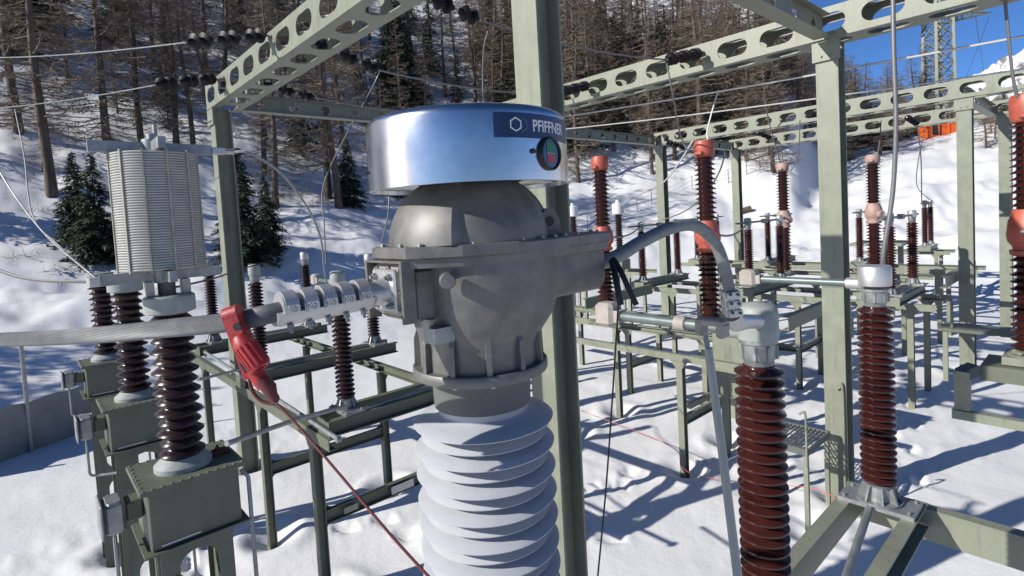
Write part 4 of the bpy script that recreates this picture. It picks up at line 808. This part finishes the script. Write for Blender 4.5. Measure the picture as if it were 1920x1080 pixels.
wire(spline([at(1366, 262, 10), at(1345, 330, 10.6), at(1300, 385, 11.6), at(1255, 408, 12.6), at(1200, 420, 13.2)], 6), 0.014, 'wire', 'dark slack wire sweeping down to the far posts', 'dropper', 'dropper')
wire(spline([at(1430, 175, 14), at(1445, 240, 14.6), at(1462, 300, 15), at(1470, 308, 15.1)], 5), 0.015, 'wire', 'dark dropper to the left faded pink breaker', 'dropper', 'dropper')
wire(spline([at(1500, 225, 14), at(1497, 290, 14.6), at(1482, 322, 15)], 5), 0.012, 'wire', 'thin looping dropper right of the left pink breaker', 'dropper', 'dropper')
wire(spline([at(1720, 232, 18), at(1727, 300, 19), at(1728, 380, 20)], 5), 0.018, 'wire', 'thin dropper to the farthest left post', 'dropper', 'dropper')
wire(spline([at(1735, 240, 18), at(1722, 300, 19), at(1720, 350, 20), at(1748, 378, 20.4)], 5), 0.014, 'wire', 'thin slack loop to the farthest right post', 'dropper', 'dropper')
wire(spline([at(1652, 225, 14), at(1650, 260, 13.8), at(1645, 292, 13.6)], 5), 0.013, 'wire', 'thin dropper to the right pink breaker', 'dropper', 'dropper')
wire(spline([at(915, 58, 6.4), at(907, 90, 6.5), at(905, 150, 6.7), at(907, 200, 6.8)], 5), 0.010, 'wire', 'thin dropper vanishing behind the top of the hood', 'dropper', 'dropper')
wire(spline([at(730, 366, 8.0), at(728, 400, 8.0), at(722, 430, 8.1), at(714, 456, 8.2)], 5), 0.012, 'wire', 'thin lead seen left of the cast dome', 'dropper', 'dropper')
wire(spline([at_x(712, 132, 4.05), at(700, 160, 8), at(612, 330, 7.4), at(608, 420, 6.9), at(612, 498, 6.2)], 6), 0.009, 'wire', 'thin dropper in front of the paired larch trunks', 'dropper', 'dropper')
TT = Vector((tx + 0.47, ty, TZ1 + 0.037))
wire(spline([TT, at(470, 288, 3.7), at(530, 328, 4.1), at(580, 395, 4.7), at(602, 450, 5.2), at(607, 500, 5.55), at(612, 530, 5.7)], 8), 0.0095, 'galv', 'grey jumper curving from the line trap down to the left disconnector', 'jumper', 'jumper')
for k, (lb, pts) in enumerate((('upper grey lead dropping to the line trap foot', [at(28, 205, 6.5), at(45, 290, 5.8), at(60, 400, 5.0), at(110, 460, 4.2), at(185, 525, 3.4)]), ('longer grey lead from the left edge to the line trap foot', [at(-20, 290, 5), at(30, 370, 4.6), at(90, 445, 4.1), at(180, 522, 3.4)]), ('dark thick lead along the left edge to the line trap foot', [at(-30, 495, 3.6), at(30, 518, 3.5), at(90, 527, 3.4), at(165, 528, 3.35)]))):
    wire(spline(pts, 8), 0.006 if k < 2 else 0.011, 'galv' if k < 2 else 'wire', lb, 'cable', 'lead')
wire(spline([at(300, 545, 3.9), at(400, 522, 5.5), at(450, 505, 7.0), at(487, 495, 7.6)], 6), 0.009, 'black', 'thin black lead passing the left gantry column', 'cable', 'lead')
wire([at(425, 832, 3.45), at(560, 785, 4.2), at(648, 762, 5.2)], 0.018, 'galv', 'straight grey rod from the nearest capacitor base to the disconnector', 'rod', 'linkage_rod', n=8)
wire([at(372, 712, 5.0), at(470, 688, 6.4)], 0.014, 'galv', 'short grey rod behind the middle capacitor insulator', 'rod', 'linkage_rod', n=8)

# ------------------------------------------------------------------ small things in the yard
# grated platform
P0 = at_z(1460, 768, 1.0); t = thing('grated_platform', 'small steel platform with open grating left of the large right column', 'platform', (7.2, 2.7, 0)); px0, px1, py0, py1, pz = 6.85, 7.62, 2.50, 3.35, 1.0
for k in range(17):
    mb = MB(); y = py0 + 0.02 + (py1 - py0 - 0.04) * k / 16; mb.box((px0 + 0.03, y - 0.004, pz - 0.025), (px1 - 0.03, y + 0.004, pz)); mb.build('grating_bar', 'galv', t)
for k in range(4):
    mb = MB(); x = px0 + 0.15 + (px1 - px0 - 0.3) * k / 3; mb.box((x - 0.004, py0 + 0.02, pz - 0.04), (x + 0.004, py1 - 0.02, pz - 0.0255)); mb.build('grating_bar', 'galv', t)
for a, b_ in (((px0, py0, pz - 0.07), (px1, py0 + 0.02, pz + 0.01)), ((px0, py1 - 0.02, pz - 0.07), (px1, py1, pz + 0.01)), ((px0, py0 + 0.021, pz - 0.07), (px0 + 0.029, py1 - 0.021, pz + 0.01)), ((px1 - 0.029, py0 + 0.021, pz - 0.07), (px1, py1 - 0.021, pz + 0.01))):
    mb = MB(); mb.box(a, b_); mb.build('frame_bar', 'collar', t)
for x in (px0 + 0.02, px1 - 0.05):
    for y in (py0 + 0.03, py1 - 0.06):
        mb = MB(); mb.bar((x, y, -0.3), (x, y, pz - 0.071), 0.05, 0.05); mb.build('leg', 'steel', t)
mb = MB(); hx, hy = px0 - 0.015, py0 + 0.01; mb.tube(spline([(hx, hy, pz - 0.2), (hx, hy, pz + 0.42), (hx, hy + 0.03, pz + 0.47), (hx, hy + 0.07, pz + 0.44)], 5), 0.014, 8); mb.build('hook', 'steel', t)
mb = MB(); mb.tube(spline([(CRX - 0.03, CRY + 0.03, 0.2), (CRX - 0.03, CRY + 0.03, 1.5), (CRX - 0.03, CRY + 0.06, 1.56), (CRX - 0.03, CRY + 0.10, 1.53)], 5), 0.016, 8); o = mb.build('hook_pipe', 'steel'); tag(o, 'hooked olive pipe strapped to the large right column', 'pipe')
# control cabinet
cx_, cy_, cz_ = 7.95, 3.55, 1.05
t = thing('control_cabinet', 'pale olive control cabinet behind the first brown post', 'cabinet', (cx_, cy_, 0))
mb = MB(); mb.box((cx_, cy_, cz_), (cx_ + 0.45, cy_ + 0.72, cz_ + 1.0), 0.012); mb.build('body', 'steel', t)
mb = MB(); mb.box((cx_ - 0.012, cy_ + 0.03, cz_ + 0.04), (cx_ - 0.001, cy_ + 0.69, cz_ + 0.96), 0.003); dr = mb.build('door', 'steel', t)
mb = MB(); mb.box((cx_ - 0.04, cy_ + 0.08, cz_ + 0.45), (cx_ - 0.0125, cy_ + 0.11, cz_ + 0.58)); mb.build('handle', 'collar', dr)
mb = MB(); mb.box((cx_ - 0.04, cy_ - 0.03, cz_ + 1.001), (cx_ + 0.49, cy_ + 0.75, cz_ + 1.03)); mb.build('roof', 'steel', t)
for y in (cy_ + 0.05, cy_ + 0.6):
    mb = MB(); mb.box((cx_ + 0.15, y, -0.3), (cx_ + 0.25, y + 0.08, cz_ - 0.001)); mb.build('leg', 'steel', t)
# low tie frame with shelf between breaker legs
mb = MB(); mb.box((7.3, 4.3, 0.98), (8.7, 4.36, 1.06)); o = mb.build('tie_bar', 'steel'); tag(o, 'low olive tie bar between the legs of the breaker frame', 'bar')
# barrier rope
pts = [at_z(1090, 770, 0.35), at_z(1255, 835, 0.45), at_z(1290, 885, 0.12), at_z(1400, 905, 0.12), at_z(1520, 915, 0.2), at_z(1590, 945, 0.25)]
mb = MB(); mb.tube(spline(pts, 6), 0.005, 5); o = mb.build('barrier_rope', 'rope'); tag(o, 'red and white barrier rope lying slack over the snow', 'rope')
# tarp fence at left
t = thing('tarp_fence', 'grey tarpaulin fence in the snow at the left edge', 'fence', (0.3, 14.2, 0)); A_, B_ = Vector((-1.6, 13.2, 0)), Vector((1.5, 14.95, 0)); N_ = 26
vs, fs = [], []
for i in range(N_ + 1):
    for k in range(7):
        p = A_.lerp(B_, i / N_); off = 0.03 * math.sin(i * 1.1 + k * 0.9) + 0.02 * math.sin(i * 2.7 - k); nrm = Vector((-(B_ - A_).y, (B_ - A_).x, 0)).normalized(); vs.append(p + nrm * off + Vector((0, 0, -0.2 + 1.22 * k / 6 - 0.05 * (k == 6) * abs(math.sin(i * 0.6)))))
for i in range(N_):
    for k in range(6): fs.append((i * 7 + k, (i + 1) * 7 + k, (i + 1) * 7 + k + 1, i * 7 + k + 1))
mb = MB(); mb.add(vs, fs, True); mb.add([Vector(v_) + Vector((0.008, 0.014, 0)) for v_ in vs], [f[::-1] for f in fs], True); mb.build('tarp', 'tarp', t)
for (f_, h_) in ((0.06, 1.1), (0.50, 2.15), (0.97, 1.1)):
    p = A_.lerp(B_, f_) + Vector((-0.05, -0.06, 0)); mb = MB(); mb.tube([p + Vector((0, 0, -0.3)), p + Vector((0, 0, h_))], 0.035, 8); mb.build('post', 'galv', t)
# wire fence on the slope
t = None; prev = None; fp = []
for i, (px, py) in enumerate(((1102, 425), (1140, 402), (1165, 395), (1195, 385), (1222, 372), (1252, 370), (1298, 345), (1325, 340), (1366, 333), (1400, 318), (1425, 312), (1468, 300))):
    h_ = hit(px, py + 12)
    if h_ is None: continue
    if t is None: t = thing('wire_fence', 'thin wire fence with slim posts climbing the snow slope', 'fence', (h_.x, h_.y, h_.z))
    mb = MB(); mb.tube([h_ - _Z * 0.4, h_ + _Z * 1.25], 0.03, 6); mb.build('post', 'wire', t); fp.append(h_)
for zz in (0.45, 0.85, 1.2):
    mb = MB(); mb.tube([p + _Z * zz for p in fp], 0.009, 4); mb.build('strand', 'wire', t)
# log on the slope
lp = hit(1392, 402)
if lp:
    t = thing('cut_log', 'cut log lying on the snow behind the fourth gantry column', 'log', tuple(lp)); d_ = CR * 0.62 + Vector((0, 0, 0.1))
    mb = MB(); mb.tube([lp - d_ * 1.1 + _Z * 0.18, lp + _Z * 0.25, lp + d_ * 1.0 + _Z * 0.34], [0.2, 0.24, 0.24], 14); mb.build('trunk', 'bark', t)
    mb = MB(); mb.rev([(0.23, 0.0), (0.22, 0.012), (0.001, 0.014)], 14, lp + d_ * 1.0 + _Z * 0.34, d_); mb.build('cut_end', 'log', t)
# orange machine
op = next((q for q in (hit(1770, yy) for yy in (254, 258, 262, 266, 272)) if q is not None and (q - CAM).dot(CF) < 64), at(1770, 256, 58))
sc_ = (op - CAM).dot(CF) / FPX; t = thing('orange_machine', 'orange machine box at the top of the snow slope', 'machine', tuple(op)); W_, H_ = 60 * sc_, 26 * sc_
r0 = Vector((CR.x, CR.y, 0)).normalized(); f0 = Vector((CF.x, CF.y, 0)).normalized()
def obx(mb, u0, u1, w0, w1, z0, z1):
    vs = [op + r0 * u + f0 * w + _Z * z for z in (z0, z1) for u, w in ((u0, w0), (u1, w0), (u1, w1), (u0, w1))]; return mb.add(vs, [(3, 2, 1, 0), (4, 5, 6, 7), (0, 1, 5, 4), (1, 2, 6, 5), (2, 3, 7, 6), (3, 0, 4, 7)])
obx(MB(), -W_ / 2, W_ / 2, 0, 1.4, -0.3, H_).build('body', 'orange', t)
obx(MB(), -W_ * 0.36, -W_ * 0.08, -0.02, -0.001, 0.1, H_ * 0.78).build('opening', 'dark', t)
for k in range(4): obx(MB(), W_ * (-0.5 + 0.32 * k), W_ * (-0.5 + 0.32 * k) + 0.12, -0.08, -0.021, -0.1, H_ * 0.95).build('upright', 'orange', t)
obx(MB(), -W_ * 0.5, W_ * 0.5, -0.1, 0.0, H_ * 0.93, H_ * 1.04).build('top_rail', 'orange', t)
# lattice pylon behind
def pylon():
    D = 75.0; b0 = at(1762, 262, D); t = thing('lattice_pylon', 'tall lattice steel pylon with long cross arms behind the trees', 'pylon', tuple(b0)); s = D / FPX
    Zs = [b0.z - 2 + k * 1.75 for k in range(15)]; w = 16 * s
    def corner(i, z):
        kk = w * (1.12 - 0.22 * (z - b0.z) / 26); u, v_ = ((-1, -1), (1, -1), (1, 1), (-1, 1))[i]; return Vector((b0.x, b0.y, z)) + r0 * u * kk + f0 * v_ * kk
    for i in range(4):
        mb = MB(); mb.bar(corner(i, Zs[0]), corner(i, Zs[-1]), 0.34, 0.34); mb.build('leg', 'steel', t)
        mb = MB()
        for a, b_ in zip(Zs[:-1], Zs[1:]):
            mb.bar(corner(i, a), corner((i + 1) % 4, b_), 0.10, 0.10); mb.bar(corner((i + 1) % 4, a), corner(i, b_), 0.10, 0.10); mb.bar(corner(i, b_), corner((i + 1) % 4, b_), 0.10, 0.10)
        mb.build('bracing', 'steel', t, kind='stuff')
    cz = b0.z + 215 * s
    for sgn, L in ((-1, 90 * s), (1, 98 * s)):
        mb = MB(); root = [Vector((b0.x, b0.y, cz + dz)) + r0 * sgn * w + f0 * dv * w * 0.6 for dz in (0, 1.5) for dv in (-1, 1)]; tip = Vector((b0.x, b0.y, cz + 1.0)) + r0 * sgn * L
        for p in root: mb.bar(p, tip, 0.14, 0.14)
        for k in range(7):
            a, b_ = k / 7, (k + 0.5) / 7
            for j in (0, 1): mb.bar(root[j].lerp(tip, a), root[j + 2].lerp(tip, b_), 0.08, 0.08); mb.bar(root[j + 2].lerp(tip, b_), root[j].lerp(tip, (k + 1) / 7), 0.08, 0.08)
        mb.build('cross_arm', 'steel', t)
    for k, (dx, lab) in enumerate(((95 * s, 'outer'), (70 * s, 'inner'))):
        wire(sag(Vector((b0.x, b0.y, cz + 0.5)) + r0 * dx, at(1790 + 70 * k, 190 + 30 * k, 140), 0.8), 0.035, 'wire', lab + ' thin line hanging from the pylon arm against the sky')
pylon()

# ------------------------------------------------------------------ trees
def larch_meshes(seed, Ht, nb=150, tw=24):
    rd = random.Random(seed); tr = MB(); cr = MB(); lean = Vector((rd.uniform(-0.03, 0.03), rd.uniform(-0.03, 0.03), 0)); N = 12
    axis = lambda z: Vector((lean.x * z + 0.12 * math.sin(z * 0.4 + seed), lean.y * z + 0.12 * math.sin(z * 0.33 + 2 * seed), z))
    r0 = 0.0130 * Ht; F0 = (0.05, 0.12, 0.2)[seed % 3]
    tr.tube([axis(Ht * k / N) - Vector((0, 0, 0.6 if k == 0 else 0)) for k in range(N + 1)], [r0 * (1.25 if k == 0 else 1) * (1 - k / N) ** 0.8 + 0.012 for k in range(N + 1)], 8)
    for i in range(nb):
        f = F0 + (0.99 - F0) * (i + rd.random()) / nb; z = Ht * f; L = (0.9 + 2.6 * min(1, 0.35 + f * 2.5)) * (1 - f) ** 0.62 * rd.uniform(0.6, 1.15) + 0.15; a = rd.uniform(0, 2 * math.pi); dr = Vector((math.cos(a), math.sin(a), 0)); p0 = axis(z)
        dip = rd.uniform(0.05, 0.35) * (1 - 0.7 * f); path = [p0, p0 + dr * L * 0.4 - Vector((0, 0, dip * L * 0.35)), p0 + dr * L * 0.75 - Vector((0, 0, dip * L * 0.5)), p0 + dr * L + Vector((0, 0, L * (0.10 - 0.3 * dip)))]
        rb = 0.006 + 0.011 * L; cr.tube(path, [rb, rb * 0.75, rb * 0.5, rb * 0.15], 3, caps=False, smooth=False)
        for j in range(int(tw * (0.35 + L / 2.2))):
            s_ = rd.uniform(0.15, 1.0); k = min(2, int(s_ * 3)); q = path[k].lerp(path[k + 1], s_ * 3 - k) if s_ < 1 else path[3]
            sd = rd.choice((-1, 1)); dv = (Vector((-dr.y, dr.x, 0)) * sd * rd.uniform(0.35, 1) + dr * rd.uniform(0.1, 0.9) + Vector((0, 0, rd.uniform(-0.75, 0.3)))).normalized(); l = rd.uniform(0.18, 0.62) * (0.5 + 0.5 * L / 2.5)
            e = q + dv * l; w = dv.cross(Vector((rd.uniform(-1, 1), rd.uniform(-1, 1), rd.uniform(-1, 1)))).normalized() * rd.uniform(0.010, 0.024)
            cr.add([q - w, q + w, e], [(0, 1, 2)])
            m_ = q.lerp(e, 0.5); e2 = m_ + (dv + Vector((rd.uniform(-0.8, 0.8), rd.uniform(-0.8, 0.8), rd.uniform(-0.8, 0.2)))).normalized() * l * 0.5; cr.add([m_ - w * 0.7, m_ + w * 0.7, e2], [(0, 1, 2)])
    return tr, cr
def spruce_meshes(seed, Ht, nb=190, wid=0.20):
    rd = random.Random(seed); tr = MB(); cr = MB(); N = 8
    tr.tube([Vector((0, 0, Ht * k / N - (0.5 if k == 0 else 0))) for k in range(N + 1)], [0.014 * Ht * (1 - k / N) + 0.01 for k in range(N + 1)], 7)
    for i in range(nb):
        f = 0.06 + 0.93 * (i + rd.random()) / nb; z = Ht * f; L = wid * Ht * (1 - f) ** 0.85 * rd.uniform(0.65, 1.15) + 0.05; a = rd.uniform(0, 2 * math.pi); dr = Vector((math.cos(a), math.sin(a), 0)); p0 = Vector((0, 0, z)); tip = p0 + dr * L - Vector((0, 0, L * rd.uniform(0.15, 0.5)))
        mid = p0.lerp(tip, 0.5) + Vector((0, 0, 0.06 * L)); cr.tube([p0, mid, tip], [0.012 + 0.006 * L, 0.008, 0.004], 3, caps=False, smooth=False); sdv = Vector((-dr.y, dr.x, 0)); nbl = int(14 + 26 * L / (wid * Ht))
        for j in range(nbl):
            s_ = rd.uniform(0.12, 1.0); q = (p0.lerp(mid, s_ * 2) if s_ < 0.5 else mid.lerp(tip, s_ * 2 - 1)); l = (0.10 + 0.30 * L * (1 - 0.6 * s_)) * rd.uniform(0.6, 1.2); dv = (sdv * rd.uniform(-1, 1) + dr * rd.uniform(0.2, 0.9) + Vector((0, 0, rd.uniform(-0.7, 0.15)))).normalized()
            w = dv.cross(Vector((rd.uniform(-0.5, 0.5), rd.uniform(-0.5, 0.5), 1))).normalized() * l * rd.uniform(0.10, 0.2); e = q + dv * l; m_ = q + dv * l * 0.55
            cr.add([q, m_ + w, e, m_ - w], [(0, 1, 2, 3)])
    return tr, cr
def make_proto(kind, seed, Ht):
    tr, cr = larch_meshes(seed, Ht) if kind == 'larch' else spruce_meshes(seed, Ht) if seed < 40 else spruce_meshes(seed, Ht, 300, 0.30)
    a = tr.build('trunk', 'bark' if kind == 'larch' else 'bark_s', None, edge=False); b_ = cr.build('crown', 'twig' if kind == 'larch' else 'needle', None, edge=False)
    return a, b_, Ht
LP = [make_proto('larch', 11 + k, h) for k, h in enumerate((15.0, 17.5, 16.0, 19.0, 14.0, 18.0))]
SP = [make_proto('spruce', 31 + k, h) for k, h in enumerate((9.0, 11.0, 12.5))]
SPF = [make_proto('spruce', 41 + k, h) for k, h in enumerate((5.0, 5.6))]
USED = set()
def plant(kind, proto, p, Ht, label, group=None, rz=0.0, wide=1.0):
    a, b_, H0 = proto; s = Ht / H0; e = bpy.data.objects.new('larch_tree' if kind == 'larch' else 'spruce_tree', None); COL.objects.link(e); e.location = p; e.scale = (s * wide, s * wide, s); e.rotation_euler = (0, 0, rz)
    e['label'] = label; e['category'] = 'tree'
    if group: e['group'] = group
    for m in (a, b_):
        if m.name in USED: c = m.copy(); COL.objects.link(c)
        else: c = m; USED.add(m.name)
        c.parent = e
    return e
rd = random.Random(5); planted = []
KEY = (('larch', 95, 372, 17, 'thick bare larch trunk standing alone in the snow at upper left'), ('larch', 520, 388, 14, 'bare larch whose trunk stands right of the left gantry column'),
       ('larch', 612, 372, 16, 'left of the paired larch trunks behind the thin dropper'), ('larch', 633, 390, 16, 'right of the paired larch trunks, beside the small spruce'),
       ('larch', 208, 285, 16, 'larch directly above the left half of the line trap'), ('larch', 268, 285, 15, 'larch directly above the right half of the line trap'), ('larch', 335, 280, 14, 'larch just left of the left gantry column top'), ('larch', 33, 250, 17, 'dark larch trunk near the upper left corner'),
       ('larch', 362, 300, 12, 'slim larch right beside the left gantry column top'), ('larch', 1222, 325, 12, 'small larch standing at the forest edge behind the white wires'), ('larch', 1082, 340, 14, 'larch half hidden by the centre column at the forest edge'),
       ('spruce', 657, 388, 4.4, 'small dense green spruce right of the paired trunks'), ('spruce', 462, 500, 5.2, 'dark spruce right behind the left gantry column'), ('spruce', 188, 495, 4.6, 'dark green spruce left of the line trap'), ('spruce', 150, 455, 4.0, 'second dark spruce farther left behind the line trap'), ('spruce', 505, 470, 3.6, 'low dark spruce right of the left gantry column'), ('spruce', 1425, 262, 8, 'broad green spruce above the middle bus wires'), ('spruce', 770, 215, 9, 'dark spruce above the left part of the hood'))
for i, (kind, px, py, Ht, lab) in enumerate(KEY):
    p = hit(px, py)
    if p is None: continue
    planted.append((p.x, p.y)); plant(kind, (LP if kind == 'larch' else SPF)[i % (6 if kind == 'larch' else 2)], p - _Z * 0.1, Ht, lab, rz=rd.uniform(0, 6.28), wide=1.0)
tries = 0
GL, GS = 'larches of the hillside forest', 'spruces of the hillside forest'
def where(x, y, z):
    d = Vector((x, y, z)) - CAM; v_ = d.dot(CF); px = 960 + FPX * d.dot(CR) / max(v_, 0.1)
    return ('outside the left edge' if px < -40 else 'at far left above the wires' if px < 400 else 'between the left gantry and the hood' if px < 960 else 'behind the right slotted beam' if px < 1560 else 'on the low ridge at far right')
def try_plant(a, D, far, gap, ps, hs, wd):
    global nl, ns
    x = D * (math.cos(a) * _F0.x + math.sin(a) * _R0.x); y = D * (math.cos(a) * _F0.y + math.sin(a) * _R0.y); tt = float(hill_t(x, y))
    t0 = 17.0 if a < -0.15 else 24.0 if a < 0.45 else 36.0
    if -0.62 < a < -0.2: t0 = 21.0
    if tt < t0: return
    if math.hypot(x - op.x, y - op.y) < 4 or (D < math.hypot(op.x, op.y) + 2 and abs(a - math.atan2(_R0.x * op.x + _R0.y * op.y, _F0.x * op.x + _F0.y * op.y)) < 0.045): return
    if any((x - q[0]) ** 2 + (y - q[1]) ** 2 < gap ** 2 for q in planted): return
    if far and a > 0.66: hs = (hs[0] * 0.55, hs[1] * 0.55)
    planted.append((x, y)); pz = gz(x, y) - 0.15; sp = rd.random() < ps; w_ = where(x, y, pz)
    if sp and ns < 170: ns += 1; e = plant('spruce', rd.choice(SP), (x, y, pz), rd.uniform(*hs) * 0.72, 'dark green spruce among the larches ' + w_, 'spruces ' + w_, rd.uniform(0, 6.28), rd.uniform(0.85, 1.2))
    elif nl < 299: nl += 1; e = plant('larch', rd.choice(LP), (x, y, pz), rd.uniform(*hs), 'bare brown larch in the forest ' + w_, 'larches ' + w_, rd.uniform(0, 6.28), rd.uniform(*wd))
    else: return
    e.rotation_euler = (rd.gauss(0, 0.03), rd.gauss(0, 0.03), e.rotation_euler.z)
nl = ns = 0
def fill(n, a0, a1, d0, d1, far, gap, ps, hs, wd):
    global tries
    goal = nl + ns + n; tr = 0
    while nl + ns < goal and tr < 6000: tr += 1; try_plant(rd.uniform(a0, a1), math.sqrt(rd.uniform(d0 ** 2, d1 ** 2)), far, gap, ps, hs, wd)
fill(58, -0.84, 0.0, 42, 75, False, 3.3, 0.3, (9, 19), (0.75, 1.2))
fill(14, -0.84, 0.0, 26, 42, False, 4.0, 0.2, (7, 15), (0.7, 1.0))
fill(44, -0.7, 0.05, 58, 92, False, 3.0, 0.3, (10, 17), (1.0, 1.4))
fill(26, -0.84, 0.05, 34, 62, False, 2.2, 0.3, (4, 8), (1.0, 1.5))
fill(135, -0.02, 0.46, 44, 78, False, 2.0, 0.32, (10, 18), (0.95, 1.35))
fill(75, 0.40, 0.57, 46, 82, True, 2.0, 0.45, (7, 11), (1.0, 1.4))
fill(60, 0.56, 0.86, 66, 88, True, 2.6, 0.4, (6, 8.5), (1.2, 1.6))
fill(80, 0.54, 0.86, 84, 125, True, 2.8, 0.4, (10, 13.5), (1.2, 1.6))
for k, (x, y, h_) in enumerate(((-9.0, 19.0, 6.5), (-10.5, 20.8, 7.5), (-9.0, 22.5, 7), (-12.5, 22.6, 8), (-12, 24.5, 8), (-15, 23, 9))):
    plant('spruce', SP[k % 3], (x, y, gz(x, y) - 0.1), h_, 'spruce outside the left edge shading the snow behind the tarp', 'spruces beside the yard', k, 1.2)
# low dry brush on the slope
bm_ = MB(); rb_ = random.Random(3)
for px, py in ((520, 420), (545, 412), (650, 415), (640, 425), (70, 395), (150, 440), (230, 470), (40, 480), (330, 300), (118, 505)):
    p = hit(px, py)
    if p is None: continue
    for k in range(46):
        d = Vector((rb_.gauss(0, 1), rb_.gauss(0, 1), abs(rb_.gauss(0.4, 0.7)))).normalized(); q = p + Vector((rb_.gauss(0, 0.3), rb_.gauss(0, 0.3), -0.05)); w = d.orthogonal().normalized() * 0.01; bm_.add([q - w, q + w, q + d * rb_.uniform(0.2, 0.75)], [(0, 1, 2)])
o = bm_.build('dry_brush', 'twig_dead', None, edge=False); o['kind'] = 'stuff'; o['label'] = 'low dry brush poking through the snow'
for o in bpy.data.objects:
    if '_o' in o: del o['_o']
